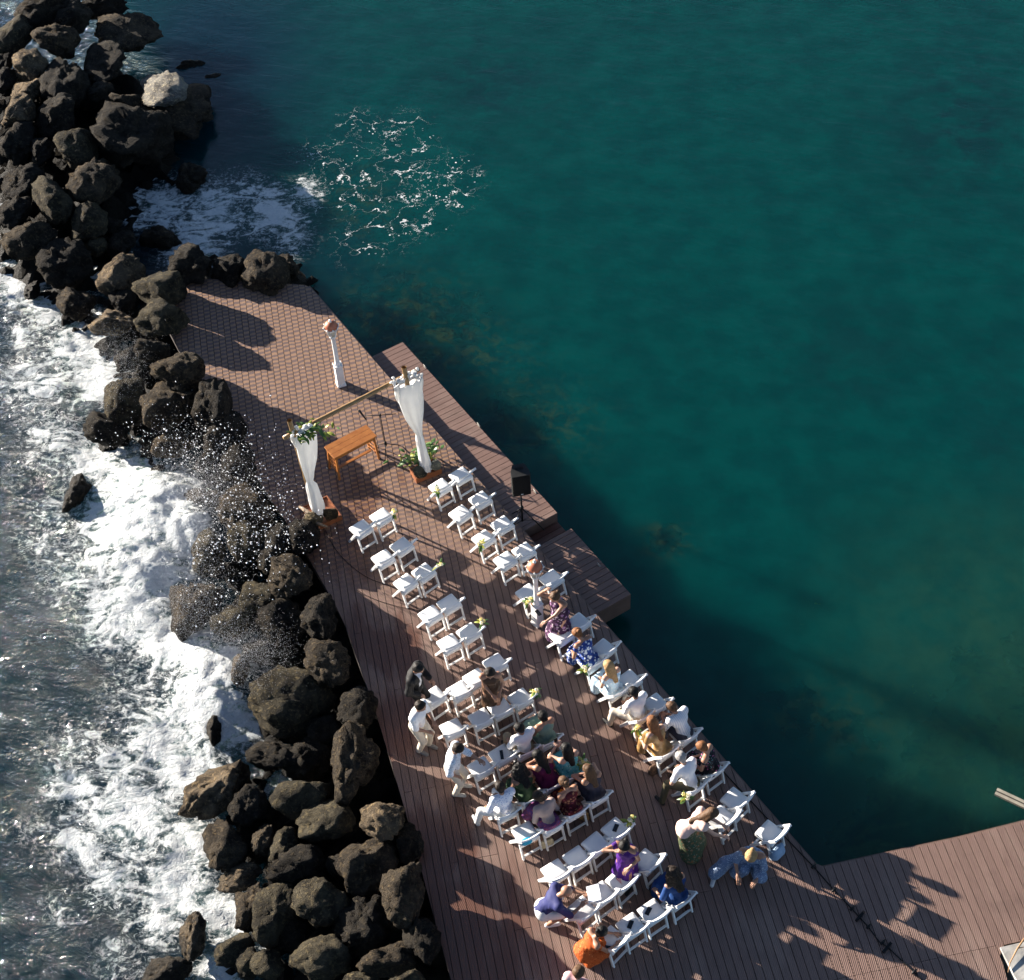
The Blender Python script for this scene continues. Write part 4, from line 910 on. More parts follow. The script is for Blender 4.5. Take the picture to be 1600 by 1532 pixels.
for x, y in ((1344, 1432), (1386, 1481)):
    q = G(x, y, .035) - o0; MB().bar(q + v3([-.085, -.08, 0]), q + v3([.085, .08, 0]), .045, .04).build('clamp', BLACK, sl)

# ------------------------------------------------------------------ right-hand edge: pale wall corner, twig, timber
PALE = principled('whitewashed_stone', (.48, .46, .42), .8, noise=.6, nscale=3, col2=(.22, .21, .19), bump=.5, bscale=8)
Pc = [G(x, y)[:2] for x, y in ((1562, 1482), (1730, 1443), (1760, 1560), (1602, 1560))]
V, F = slab_verts(Pc if np.cross(Pc[1] - Pc[0], Pc[2] - Pc[0]) > 0 else Pc[::-1], -1.2, .04)
tag(link('stone_footing', mesh('stone_footing', V, F, PALE)), 'whitewashed stone footing in the lower right corner beside the deck', 'stone footing')
tag(MB().tube([G(1604, 1462, .10), G(1590, 1482, .09), G(1578, 1505, .07), (G(1575, 1520, .05))], [.016, .014, .010, .006], 6).tube([G(1590, 1482, .09), G(1610, 1478, .08)], [.010, .006], 6).build('dry_twig', principled('dry_twig_bark', (.30, .17, .08), .8), None, True), 'dry brown twig lying on the pale stone footing', 'twig')
TIM = principled('grey_weathered_timber', (.40, .36, .28), .8, noise=.6, nscale=6)
tm = tag(empty('timber_gangplank', G(1556, 1237, -.25)), 'pale weathered timber plank reaching over the water from the right', 'plank'); o0 = G(1556, 1237, -.25)
a_, b_ = G(1556, 1237, -.25) - o0, G(1680, 1295, -.25) - o0; dd_ = (b_ - a_) / np.linalg.norm(b_ - a_); nn_ = np.cross([0, 0, 1], dd_)
MB().bar(a_ + nn_ * .04, b_ + nn_ * .04, .06, .06).build('board', TIM, tm); MB().bar(a_ - nn_ * .045, b_ - nn_ * .045, .06, .05).build('board', TIM, tm)
q = G(1660, 1286, -.25) - o0; MB().tube([q + v3([0, 0, -4.6]), q + v3([0, 0, -.03])], .08, 10).build('post', TIM, tm, True)

# ------------------------------------------------------------------ people
def surface_nets(F, org, h):
    s = F < 0; nx_, ny_, nz_ = F.shape
    c = np.zeros((nx_ - 1, ny_ - 1, nz_ - 1), np.uint8)
    for dx in (0, 1):
        for dy in (0, 1):
            for dz in (0, 1): c += s[dx:nx_ - 1 + dx, dy:ny_ - 1 + dy, dz:nz_ - 1 + dz]
    act = (c > 0) & (c < 8); I = np.argwhere(act); acc = np.zeros((len(I), 3)); cnt = np.zeros(len(I))
    for ax in range(3):
        o1, o2 = [k for k in range(3) if k != ax]
        for a in (0, 1):
            for b in (0, 1):
                A = I.copy(); A[:, o1] += a; A[:, o2] += b; B = A.copy(); B[:, ax] += 1
                fa = F[A[:, 0], A[:, 1], A[:, 2]]; fb = F[B[:, 0], B[:, 1], B[:, 2]]; m = (fa < 0) != (fb < 0)
                t = np.where(m, fa / (fa - fb + 1e-12), 0); P = A.astype(float); P[:, ax] += t
                acc[m] += P[m]; cnt[m] += 1
    V = org + h * acc / cnt[:, None]
    idm = np.full(act.shape, -1, np.int64); idm[act] = np.arange(len(I)); Q = []
    for ax in range(3):
        o1, o2 = [(1, 2), (2, 0), (0, 1)][ax]
        sl0 = [slice(None)] * 3; sl1 = [slice(None)] * 3; sl0[ax] = slice(0, -1); sl1[ax] = slice(1, None)
        m = s[tuple(sl0)] != s[tuple(sl1)]; E_ = np.argwhere(m)
        E_ = E_[(E_[:, o1] > 0) & (E_[:, o2] > 0) & (E_[:, o1] < F.shape[o1] - 1) & (E_[:, o2] < F.shape[o2] - 1)]
        q = []
        for a, b in ((0, 0), (1, 0), (1, 1), (0, 1)):
            T = E_.copy(); T[:, o1] -= 1 - a; T[:, o2] -= 1 - b; q.append(idm[T[:, 0], T[:, 1], T[:, 2]])
        q = np.stack(q, 1); fl = s[E_[:, 0], E_[:, 1], E_[:, 2]]; q[~fl] = q[~fl][:, ::-1]; Q.append(q)
    Q = np.concatenate(Q); Q = Q[(Q >= 0).all(1)]; return V, Q
def sdf_mesh(prims, h=.02, k=.03, cut=None):
    """prims: (a, b, ra, rb) tapered capsules blended together"""
    pr = [(v3(a), v3(b), ra, rb) for a, b, ra, rb in prims]
    lo = np.min([np.minimum(a, b) - max(ra, rb) for a, b, ra, rb in pr], 0) - 2.5 * h; hi = np.max([np.maximum(a, b) + max(ra, rb) for a, b, ra, rb in pr], 0) + 2.5 * h
    ax = [np.arange(lo[i], hi[i] + h, h) for i in range(3)]
    X = np.stack(np.meshgrid(*ax, indexing='ij'), -1).astype(np.float32); D = np.full(X.shape[:3], 9.0, np.float32)
    for a, b, ra, rb in pr:
        m = max(ra, rb) + .10; sl = tuple(slice(max(0, int((min(a[i], b[i]) - m - lo[i]) / h)), int((max(a[i], b[i]) + m - lo[i]) / h) + 2) for i in range(3))
        Y = X[sl]; ba = (b - a).astype(np.float32); pa = Y - a.astype(np.float32); L2 = float(ba @ ba) + 1e-9
        t = np.clip((pa @ ba) / L2, 0, 1); d = np.linalg.norm(pa - t[..., None] * ba, axis=-1) - (ra + (rb - ra) * t)
        E_ = D[sl]; hh = np.clip(.5 + .5 * (E_ - d) / k, 0, 1); D[sl] = E_ * (1 - hh) + d * hh - k * hh * (1 - hh)
    if cut is not None: D = np.maximum(D, cut(X))
    return surface_nets(D, lo, h)
def ik(a, c, l1, l2, pole):
    a, c, pole = v3(a), v3(c), v3(pole); d = c - a; L = np.linalg.norm(d); Lc = min(L, (l1 + l2) * .985); d = d / (L + 1e-9); c = a + d * Lc
    x = (l1 * l1 - l2 * l2 + Lc * Lc) / (2 * Lc); y = math.sqrt(max(l1 * l1 - x * x, 1e-6)); pp = pole - d * (pole @ d); pp /= np.linalg.norm(pp) + 1e-9
    return a + d * x + pp * y, c
# one hand: palm, four unequal curled fingers and a thumb that leaves the side of the palm (x across, y along the fingers, palm faces -z)
def _hand():
    P = [((-.022, .0, 0), (-.026, .075, 0), .016, .016), ((0, 0, 0), (0, .08, .002), .017, .016), ((.022, 0, 0), (.026, .075, 0), .016, .015)]
    for x, L_f, b in ((-.030, .066, .0), (-.010, .076, .004), (.011, .071, .003), (.030, .055, -.002)):
        p0 = v3([x, .082, b]); p1 = p0 + v3([x * .1, L_f * .45, -.012]); p2 = p1 + v3([0, L_f * .33, -.022]); p3 = p2 + v3([0, L_f * .18, -.022])
        P += [(p0, p1, .0085, .008), (p1, p2, .008, .0075), (p2, p3, .0075, .0065)]
    P += [((-.026, .018, -.004), (-.052, .048, -.014), .013, .0105), ((-.052, .048, -.014), (-.056, .082, -.026), .0105, .008), ((0, -.03, 0), (0, .01, 0), .023, .022)]
    return sdf_mesh(P, .0048, .006)
HANDV, HANDQ = _hand()
def joinm(parts):
    V = []; Q = []; n = 0
    for v, q in parts: V.append(v); Q.append(q + n); n += len(v)
    return np.concatenate(V), np.concatenate(Q)
EYE = plain((.02, .015, .012), .3); LIP = plain((.30, .10, .08), .5)
SKINS = {k: principled('skin_' + k, c, .5, noise=.5, nscale=5, col2=[q * .88 for q in c]) for k, c in dict(fair=(.46, .27, .19), tan=(.33, .17, .105), brown=(.20, .10, .06)).items()}
HAIRS = {k: principled('hair_' + k, c, .55, noise=.8, nscale=30, col2=[q * 1.7 for q in c], bump=.4, bscale=60, spec=.18) for k, c in dict(black=(.006, .005, .0045), dark=(.014, .009, .006), brown=(.065, .035, .018), auburn=(.13, .055, .022), blond=(.25, .155, .07), grey=(.20, .19, .18)).items()}
def person(px, py, seat, face, pose, label, skin='tan', hair='dark', hs='short', top=None, bottom=None, dress=None, sleeve=.5, sex='m', lean=8, pitch=20, yaw=0, hands=None, knees=None, twist=0, shoe=(.03, .03, .03), scale=1.0, hem=.35, flare=.22, at=None, drop=None, jacket=None, hat=None, turn=None):
    if at is not None: base = v3([at[0], at[1], 0]); rz = at[2]
    else:
        base = G(px, py, seat); base[2] = 0
        rz = 0.0
    if face is not None:
        d = wdir(px, py, *face); rz = math.atan2(d[1], d[0]) - math.pi / 2
    if turn: rz += math.radians(turn)
    r = tag(empty('person', base, rz), label, 'person', 'wedding guests'); scale *= (.90 if pose == 'sit' else .94); r.scale = (scale,) * 3
    f = sex == 'f'; shw = .165 if f else .19; hipw = .10
    Ln = math.radians(lean); tx = v3([math.sin(math.radians(twist)) * .0, math.sin(Ln), math.cos(Ln)])
    if pose == 'sit': pel = v3([0, -.03, .56]); kn = [v3([-.12, .40, .53]), v3([.12, .40, .53])]; an = [v3([-.12, .42, .09]), v3([.12, .42, .09])]
    elif pose == 'crouch': pel = v3([0, -.08, .42]); kn = [v3([-.17, .30, .52]), v3([.17, .28, .46])]; an = [v3([-.13, .02, .09]), v3([.13, .0, .09])]
    else: pel = v3([0, -.02 - .25 * math.sin(Ln), .92]); an = [v3([-.11, .06, .09]), v3([.11, -.03, .09])]; kn = [None, None]
    if knees:
        for i in (0, 1):
            if knees[i] is not None: kn[i] = v3(knees[i][0]); an[i] = v3(knees[i][1])
    hip = [pel + v3([-hipw, 0, -.02]), pel + v3([hipw, 0, -.02])]
    for i in (0, 1):
        if kn[i] is None: kn[i], an[i] = ik(hip[i], an[i], .43, .43, (0, 1, 0))
    wa = pel + tx * .18; chs = pel + tx * .36; nb = pel + tx * .50
    tw = math.radians(twist); sx_ = v3([math.cos(tw), math.sin(tw), 0])
    sh = [nb - tx * .04 - sx_ * shw, nb - tx * .04 + sx_ * shw]
    hd = pel + tx * .54
    pit = math.radians(pitch); yw = math.radians(yaw) + tw
    fw = v3([-math.sin(yw) * math.cos(pit), math.cos(yw) * math.cos(pit), -math.sin(pit)]); rt = v3([math.cos(yw), math.sin(yw), 0]); up = np.cross(rt, fw)
    hc = nb + tx * .09 + up * .10 + fw * .025
    if hands is None:
        hands = [(-.10, .30, .66), (.10, .30, .66)] if pose == 'sit' else ([(-.12, .35, .62), (.12, .35, .62)] if pose == 'crouch' else [(-.26, .06, .86), (.26, .06, .86)])
    el = [None, None]; hn = [None, None]
    for i in (0, 1):
        sg = -1 if i == 0 else 1; el[i], hn[i] = ik(sh[i], v3(hands[i]), .29, .25, (sg * .7, -.7, -.5) if hands[i][2] < sh[i][2] else (sg * .9, .3, -.3))
    bt = .115 if f else .125
    torso = [(pel - v3([.055, 0, 0]), pel + v3([.055, 0, 0]), .125, .125), (pel, wa, .13, .108 if f else .12), (wa, chs, .108 if f else .12, bt), (chs - sx_ * .075, chs + sx_ * .075, bt - .01, bt - .01), (sh[0], sh[1], .062, .062), (sh[0] - tx * .0, chs, .07, .10), (sh[1], chs, .07, .10)]
    if f: torso += [(chs + v3([-.06, .07, -.02]), chs + v3([-.06, .075, -.02]), .055, .055), (chs + v3([.06, .07, -.02]), chs + v3([.06, .075, -.02]), .055, .055)]
    lf = .9 if f else 1.0
    body = list(torso) + [(nb - tx * .03, hc - up * .06, .052 * lf + .003, .050 * lf), (hc + up * .025 - fw * .015, hc + up * .03 + fw * .012, .092, .090), (hc + up * .01 + fw * .02, hc - up * .075 + fw * .045, .080, .045),
             (hc + fw * .098 + up * .005, hc + fw * .115 - up * .025, .011, .014), (hc + rt * .085 - up * .01, hc + rt * .09 + up * .015 - fw * .01, .016, .018), (hc - rt * .085 - up * .01, hc - rt * .09 + up * .015 - fw * .01, .016, .018)]
    for i in (0, 1):
        body += [(sh[i], el[i], .056 * lf, .043 * lf), (el[i], hn[i], .043 * lf, .027 * lf), (hip[i], kn[i], .092, .060), (kn[i], kn[i] * .6 + an[i] * .4, .058, .056), (kn[i] * .6 + an[i] * .4, an[i], .056, .036)]
        fd = v3([0, .17, -.055]); body += [(an[i] + v3([0, -.03, -.045]), an[i] + fd, .040, .033)]
    bv, bq = sdf_mesh(body, .019, .022); parts = [(bv, bq)]
    for i in (0, 1):
        d = hn[i] - el[i]; d /= np.linalg.norm(d); z = v3([0, 0, 1]) - d * d[2]; z = z / (np.linalg.norm(z) + 1e-6) if np.linalg.norm(z) > .1 else v3([0, 1, 0]); x = np.cross(d, z)
        HV = HANDV * v3([1 if i == 1 else -1, 1, 1]); HQ = HANDQ if i == 1 else HANDQ[:, ::-1]
        parts.append((hn[i] + HV @ np.stack([x, d, z]), HQ))
    V, Q = joinm(parts); link('body', meshnp('body', V, Q, SKINS[skin]), r)
    def part(name, prims, mat, h=.019, k=.03, cut=None, par=r):
        V, Q = sdf_mesh(prims, h, k, cut)
        if name in ('dress', 'shirt', 'trousers', 'jacket'):        # folds
            am = {'dress': .017, 'shirt': .009, 'trousers': .009, 'jacket': .010}[name]; nm_ = fbm(V * np.array([13, 13, 4.5]) + px * .37 + len(label), 3, .6); cen = (pel + tx * .2) * np.array([1, 1, 0]); dv_ = V - cen; dv_[:, 2] = 0; low = smooth(chs[2], pel[2], V[:, 2]) if name == 'dress' else 1.0
            V = V + (am * nm_ * (.35 + .65 * low))[:, None] * dv_ / (np.linalg.norm(dv_, axis=1)[:, None] + 1e-6)
        return link(name, meshnp(name, V, Q, mat), par)
    o = .016
    def sleeves(frac, extra=o):
        L_s = []
        for i in (0, 1):
            if frac <= 0: continue
            if frac <= 1: L_s.append((sh[i], sh[i] + (el[i] - sh[i]) * frac, .060 * lf + extra, .052 * lf + extra))
            else: L_s += [(sh[i], el[i], .058 * lf + extra, .048 * lf + extra), (el[i], el[i] + (hn[i] - el[i]) * (frac - 1), .047 * lf + extra, .036 * lf + extra)]
        return L_s
    tp = [(a, b, ra + o, rb + o) for a, b, ra, rb in torso]
    if top is not None: part('shirt', tp + sleeves(sleeve), top)
    if jacket is not None: part('jacket', [(a, b, ra + .034, rb + .034) for a, b, ra, rb in torso] + sleeves(1.9, .028), jacket, cut=lambda X: .07 - np.hypot(X[..., 0], np.where((X[..., 1] > .02) & (X[..., 2] > 1.02), 0, 9)))
    if bottom is not None:
        P = [(pel - v3([.055, 0, 0]), pel + v3([.055, 0, 0]), .125 + .02, .125 + .02), (pel, pel + tx * .10, .14, .125)]; m, full = bottom
        for i in (0, 1):
            P.append((hip[i], kn[i] if full > .5 else hip[i] + (kn[i] - hip[i]) * .9, .108, .080))
            if full > .5: P += [(kn[i], kn[i] * (1 - full) + an[i] * full, .080, .066)]
        part('trousers' if full > .5 else 'shorts', P, m)
    if dress is not None:
        P = [q for k_, q in enumerate(tp) if k_ not in (4, 5, 6)] + [(sh[0] * .75 + sh[1] * .25, chs, .03, .09), (sh[1] * .75 + sh[0] * .25, chs, .03, .09)] + sleeves(sleeve if sleeve > 0 else 0)
        if top is not None: P = [tp[0], (pel, pel + tx * .10, .15, .125)]
        if pose == 'stand':
            bx_ = (an[0] + an[1]) / 2; bx_ = v3([bx_[0], bx_[1], hem]); P += [(wa, pel, .13, .165), (pel, pel * .5 + bx_ * .5, .165, flare * .9), (pel * .5 + bx_ * .5, bx_ + v3([-.05, 0, .1]), flare * .9, flare), (pel * .5 + bx_ * .5, bx_ + v3([.05, 0, .1]), flare * .9, flare)]
        else:
            mk = (kn[0] + kn[1]) / 2; ma = (an[0] + an[1]) / 2
            P += [(hip[i], kn[i], .125, .095) for i in (0, 1)] + [(pel, mk, .12, .09)] + [(kn[i], kn[i] * .55 + an[i] * .45 + v3([0, .02, 0]), .095, .10) for i in (0, 1)] + [(mk, mk * .5 + ma * .5, .09, .10)]
            if hem < .3: P += [(kn[i], an[i] + v3([0, 0, .08]), .10, .12) for i in (0, 1)] + [(mk, ma + v3([0, 0, .08]), .10, .12)]
        part('dress', P, dress, k=.05)
    for i in (0, 1):
        sm = plain(shoe, .5); part('shoe', [(an[i] + v3([0, -.035, -.045]), an[i] + v3([0, .175, -.058]), .046, .038)], sm, .012, .01, cut=lambda X, zz=an[i][2]: np.abs(X[..., 2] - zz + .06) - .05)
    if hs != 'bald':
        P = [(hc + up * .03 - fw * .02, hc + up * .035 + fw * .012, .106, .102), (hc + up * .01 - fw * .03, hc - up * .05 - fw * .03, .095, .07)]
        cutf = lambda X: (X - hc.astype(np.float32)) @ (fw * .86 - up * .52).astype(np.float32) - .012
        V, Q = sdf_mesh(P, .013, .02, cutf); hp = [(V, Q)]; P = []
        if hs == 'long': P = [(hc - fw * .05, nb - tx * .02 - v3([0, .06, 0]), .085, .075), (nb - tx * .02 - v3([0, .06, 0]), chs - v3([0, .125, -.04]), .08, .06), (hc - rt * .06 - fw * .03, nb - sx_ * .08 - v3([0, .03, .02]), .06, .045), (hc + rt * .06 - fw * .03, nb + sx_ * .08 - v3([0, .03, .02]), .06, .045)]
        if hs == 'curly': P = [(hc - fw * .04 + up * .02, nb - v3([0, .05, 0]), .115, .10), (hc - rt * .07 - fw * .02, nb - sx_ * .12, .075, .07), (hc + rt * .07 - fw * .02, nb + sx_ * .12, .075, .07), (nb - v3([0, .06, 0]), chs - v3([0, .13, -.08]), .10, .08)]
        if hs == 'bun': P = [(hc - fw * .10 + up * .03, hc - fw * .125 + up * .03, .05, .045)]
        if hs == 'pony': P = [(hc - fw * .09 + up * .02, hc - fw * .14 - up * .05, .035, .04), (hc - fw * .14 - up * .05, hc - fw * .13 - up * .20, .04, .02)]
        if P: hp.append(sdf_mesh(P, .015, .03))
        V, Q = joinm(hp); n_ = fbm(V * 16, 2); V = V + (.006 if hs != 'curly' else .018) * n_[:, None] * (V - hc) / .12; link('hair', meshnp('hair', V, Q, HAIRS[hair]), r)
    for s_ in (-1, 1): V, Q = sdf_mesh([(hc + fw * .088 + rt * s_ * .032 + up * .015, hc + fw * .09 + rt * s_ * .034 + up * .015, .011, .011)], .006, .005); link('eye', meshnp('eye', V, Q, EYE), r)
    V, Q = sdf_mesh([(hc + fw * .088 - rt * .020 - up * .058, hc + fw * .088 + rt * .020 - up * .058, .0075, .0075)], .005, .004); link('mouth', meshnp('mouth', V, Q, LIP), r)
    r['hand_r'] = [float(q) for q in hn[1]]; return r, hn, base, rz
def world(res, p):
    _, hn, base, rz = res; c, s = math.cos(rz), math.sin(rz); p = v3(p) * res[0].scale[0]; return base + v3([c * p[0] - s * p[1], s * p[0] + c * p[1], p[2]])
def ontochair(key, dx=0, dy=0): x, y, rz = CHAIR[key]; c, s = math.cos(rz), math.sin(rz); return (x + c * dx - s * dy, y + s * dx + c * dy, rz)
W_ = principled('white_cotton', (.82, .81, .80), .8, noise=.5, nscale=7, col2=(.70, .70, .72), bump=.4, bscale=12); KH = plain((.30, .23, .15)); BE = plain((.62, .55, .45)); WT = plain((.72, .71, .68)); BLK = plain((.012, .012, .013)); NAVY = plain((.035, .04, .13))
blueprt = printed('blue_leaf_print', (.74, .76, .82), [(.18, .25, .50), (.35, .42, .62)], 22, .42); greyprt = printed('grey_leaf_print', (.70, .72, .76), [(.10, .11, .15), (.32, .38, .50)], 22, .42)
bluewh = printed('blue_white_print', (.02, .045, .20), [(.58, .62, .68), (.56, .60, .66), (.03, .08, .28)], 10, .50); purp = printed('plum_floral', (.045, .018, .045), [(.28, .15, .27), (.40, .32, .36), (.02, .01, .03)], 9, .48)
redfl = printed('dark_red_floral', (.085, .012, .016), [(.26, .05, .06), (.30, .14, .07), (.03, .01, .02)], 11, .50); pinkfl = printed('magenta_purple_floral', (.17, .06, .16), [(.34, .08, .14), (.10, .06, .24)], 14, .46); blkfl = printed('black_pink_floral', (.012, .012, .016), [(.55, .12, .28), (.10, .20, .22)], 15, .36)
tropic = printed('tropical_print', (.07, .085, .045), [(.24, .11, .05), (.03, .10, .07), (.24, .19, .12)], 11, .46); denimpr = printed('blue_grey_dots', (.14, .19, .29), [(.50, .55, .62)], 34, .44); gold = principled('gold_satin', (.36, .22, .08), .45, noise=.7, nscale=10, col2=(.22, .11, .035))
def stripes():
    t = NT('striped_shirt'); co = t.n('TexCoord').outputs['Object']; sp_ = t.n('SeparateXYZ'); t.set(sp_.inputs[0], co)
    c = t.mix(t.ramp(t.math('SINE', t.math('MULTIPLY', sp_.outputs[0], 150)), .2, .6), C4((.76, .75, .74)), C4((.52, .54, .60))); b = t.n('BsdfPrincipled'); t.set(b.inputs['Base Color'], c); b.inputs['Roughness'].default_value = .8; return t.done(b.outputs[0])
P_ = {}
P_['suit'] = person(657, 1112, 0, (1, .25), 'stand', 'man in a black suit and white shirt standing left of the sixth row', hair='black', top=W_, sleeve=1.6, bottom=(BLK, 1), jacket=BLK, pitch=35, lean=6, hands=[(-.2, .22, 1.0), (.22, .15, .98)])
P_['white'] = person(662, 1170, 0, (1, .45), 'stand', 'man in white shirt and cream trousers standing behind the man in the suit', hair='dark', top=W_, sleeve=.95, bottom=(BE, 1), pitch=20, hands=[(-.12, .25, 1.0), (.12, .26, .98)], shoe=(.22, .21, .2))
P_['floral'] = person(716, 1236, 0, (1, .1), 'stand', 'man in a leaf-print shirt and cream trousers reaching over the eighth row', hair='dark', top=greyprt, sleeve=1.2, bottom=(BE, 1), pitch=35, lean=8, hands=[(-.05, .52, 1.12), (.22, .1, .92)], shoe=(.5, .48, .44))
P_['browndress'] = person(771, 1113, 0, (.1, 1), 'stand', 'bare-shouldered woman in a brown dress standing between rows six and seven', sex='f', hair='dark', hs='long', dress=plain((.07, .04, .025), .4), sleeve=0, hem=.15, pitch=30, hands=[(-.16, .2, .95), (-.02, .24, .97)], scale=.97)
s_ = lambda k, **kw: dict(at=ontochair(k, **kw))
def seated(key, label, **kw):
    dy = kw.pop('dy', 0.0); return person(0, 0, 0, None, 'sit', label, at=ontochair(key, 0, dy), **kw)
P_['khaki'] = seated(('L', 8, 2), 'seated man in white shirt and khaki trousers with head turned left', hair='black', top=W_, sleeve=.9, bottom=(KH, 1), yaw=40, lean=4, knees=[((-.16, .38, .62), (-.16, .44, .14)), None], hands=[(-.2, .28, .68), (.12, .3, .66)])
P_['mint'] = seated(('L', 8, 3), 'seated bare-shouldered woman in a mint dress beside the khaki-trousered man', sex='f', skin='tan', hair='black', hs='bun', dress=plain((.19, .27, .21)), sleeve=0, pitch=5, hem=.2, knees=[((-.14, .42, .60), (-.14, .50, .14)), ((.10, .42, .60), (.10, .5, .14))])
P_['blueshirt'] = seated(('L', 9, 0), 'seated man in a blue-print shirt and white trousers at the left end of his row', hair='dark', top=blueprt, sleeve=.95, bottom=(WT, 1), pitch=25, knees=[((-.42, .22, .50), (-.50, .26, .09)), ((.04, .44, .55), (.06, .48, .09))], hands=[(-.3, .18, .6), (.02, .3, .64)], shoe=(.5, .5, .5))
P_['greenlong'] = seated(('L', 9, 1), 'seated woman with long dark hair and green dress next to the blue-print shirt', sex='f', hair='black', hs='curly', skin='brown', dress=plain((.03, .06, .03)), sleeve=0, lean=22, pitch=45, hem=.2, hands=[(-.06, .42, .72), (.16, .36, .62)])
P_['magenta'] = seated(('L', 9, 2), 'seated dark-haired woman in magenta leaning on her hand', sex='f', hair='black', hs='long', dress=plain((.10, .008, .05)), sleeve=0, lean=26, pitch=40, yaw=25, hands=[(-.10, .34, .98), (.08, .36, .66)])
P_['phone'] = seated(('L', 9, 3), 'seated woman with long black hair in aqua print holding up a phone', sex='f', skin='fair', hair='black', hs='long', dress=printed('aqua_print', (.10, .36, .38), [(.03, .16, .20), (.4, .55, .5)], 14, .42), sleeve=0, lean=10, pitch=15, hands=[(-.06, .40, 1.02), (.05, .38, .98)])
P_['grey'] = seated(('L', 10, 1), 'seated woman in a grey-beige top and purple floral skirt in the tenth row', sex='f', hair='dark', hs='bun', skin='tan', top=plain((.36, .27, .24)), dress=pinkfl, sleeve=1.3, lean=24, pitch=50, yaw=20, hem=.15, knees=[((-.12, .44, .55), (-.16, .56, .1)), ((.10, .44, .55), (.08, .58, .1))])
P_['redfl'] = seated(('L', 10, 2), 'seated bare-backed woman in a dark red floral dress', sex='f', hair='brown', hs='bun', skin='tan', dress=redfl, sleeve=0, lean=20, pitch=35, hem=.15)
P_['brownhair'] = seated(('L', 10, 3), 'seated brown-haired woman raising both hands to her face at the aisle', sex='f', hair='brown', hs='long', skin='tan', dress=plain((.05, .045, .06)), sleeve=0, lean=18, pitch=15, yaw=20, hands=[(-.05, .26, 1.02), (.03, .27, 1.0)])
P_['royal'] = seated(('L', 13, 3), 'seated woman in a royal blue dress with thick curly dark hair', sex='f', hair='dark', hs='curly', skin='tan', dress=plain((.012, .045, .16)), sleeve=.9, lean=14, pitch=25, hem=.2, hands=[(-.3, .25, .7), (.1, .3, .66)])
P_['purple'] = person(977, 1379, 0, (-.4, 1), 'stand', 'woman in a purple dress with a hand in her dark hair beside the twelfth row', sex='f', hair='black', hs='bun', skin='tan', dress=plain((.055, .012, .15)), sleeve=.25, lean=10, pitch=30, hem=.3, hands=[(-.12, .2, .98), (.12, .22, 1.52)])
P_['bald'] = person(856, 1437, 0, (1, -.15), 'crouch', 'bald man in navy shirt and white shorts crouching by the twelfth row', hs='bald', skin='tan', top=NAVY, sleeve=.95, bottom=(WT, .4), lean=34, pitch=45, scale=1.04, hands=[(-.02, .66, .74), (.16, .58, .66)], shoe=(.7, .7, .7))
P_['orange'] = person(917, 1500, 0, (1, -.35), 'crouch', 'woman in a ruffled orange dress crouching beside the last row', sex='f', hair='black', hs='bun', skin='tan', dress=printed('orange_ruffle', (.40, .085, .02), [(.52, .16, .05), (.24, .04, .01)], 16, .44), sleeve=.2, lean=30, pitch=40, hem=.1, scale=.94, hands=[(-.06, .60, .58), (.14, .56, .56)])
P_['pink'] = person(903, 1584, 0, (.5, -1), 'stand', 'person in a pale pink top cut off by the bottom edge', sex='f', hair='brown', hs='short', skin='fair', top=plain((.80, .50, .50)), sleeve=.6, bottom=(BE, 1), pitch=10)
P_['plum'] = person(874, 1000, 0, (-.6, .6), 'stand', 'woman in a plum floral dress standing at the lamp post with one arm raised', sex='f', hair='brown', hs='bun', skin='tan', dress=purp, sleeve=0, pitch=30, lean=6, hem=.12, flare=.25, hands=[(.30, .05, 1.52), (-.0, .42, 1.08)][::-1])
P_['bluewh'] = seated(('R', 7, 0), 'seated woman in a blue and white print dress bowing forward', sex='f', hair='auburn', hs='bun', skin='tan', dress=bluewh, sleeve=.3, lean=30, pitch=60, dy=.05, hem=.1, flare=.3, hands=[(-.16, .36, .62), (.02, .36, .60)])
P_['blond'] = seated(('R', 8, 0), 'seated woman with long blond hair and a light blue top', sex='f', hair='blond', hs='long', skin='fair', dress=printed('pale_blue_print', (.42, .56, .66), [(.75, .78, .80)], 18, .4), sleeve=.3, lean=12, pitch=25, hem=.2)
P_['beige'] = seated(('R', 9, 0), 'seated dark-haired man in white shirt and beige trousers, one leg stretched to the aisle', hair='black', top=W_, sleeve=1.6, bottom=(BE, 1), pitch=20, yaw=10, knees=[((-.34, .36, .52), (-.40, .40, .09)), ((.08, .42, .53), (.08, .42, .09))], skin='tan')
P_['striped'] = seated(('R', 10, 1), 'seated man in a striped white shirt leaning over his phone at the deck edge', hair='brown', hs='short', top=stripes(), sleeve=1.0, bottom=(plain((.05, .05, .07)), 1), lean=32, pitch=35, yaw=25, hands=[(-.14, .48, .70), (-.02, .50, .70)], skin='tan')
P_['gold'] = seated(('R', 10, 0), 'seated auburn-haired woman in a gold dress leaning towards the aisle', sex='f', hair='auburn', hs='long', skin='fair', dress=gold, sleeve=.5, lean=30, pitch=35, yaw=-20, hem=.15, hands=[(-.2, .36, .6), (-.05, .40, .62)])
P_['blackfl'] = seated(('R', 11, 1), 'seated woman in a black and pink floral dress facing the aisle', sex='f', hair='auburn', hs='short', skin='tan', dress=blkfl, sleeve=.2, lean=14, pitch=40, turn=30, hem=.1, hands=[(-.1, .32, .66), (.05, .34, .66)])
P_['tee'] = seated(('R', 11, 0), 'seated grey-haired man in a white tee with one black shoe out in the aisle', hair='grey', top=W_, sleeve=.7, bottom=(plain((.10, .085, .05)), 1), lean=26, pitch=35, skin='fair', knees=[((-.34, .30, .50), (-.52, .24, .10)), ((.06, .42, .53), (.06, .42, .09))], hands=[(-.2, .22, .92), (.1, .34, .64)])
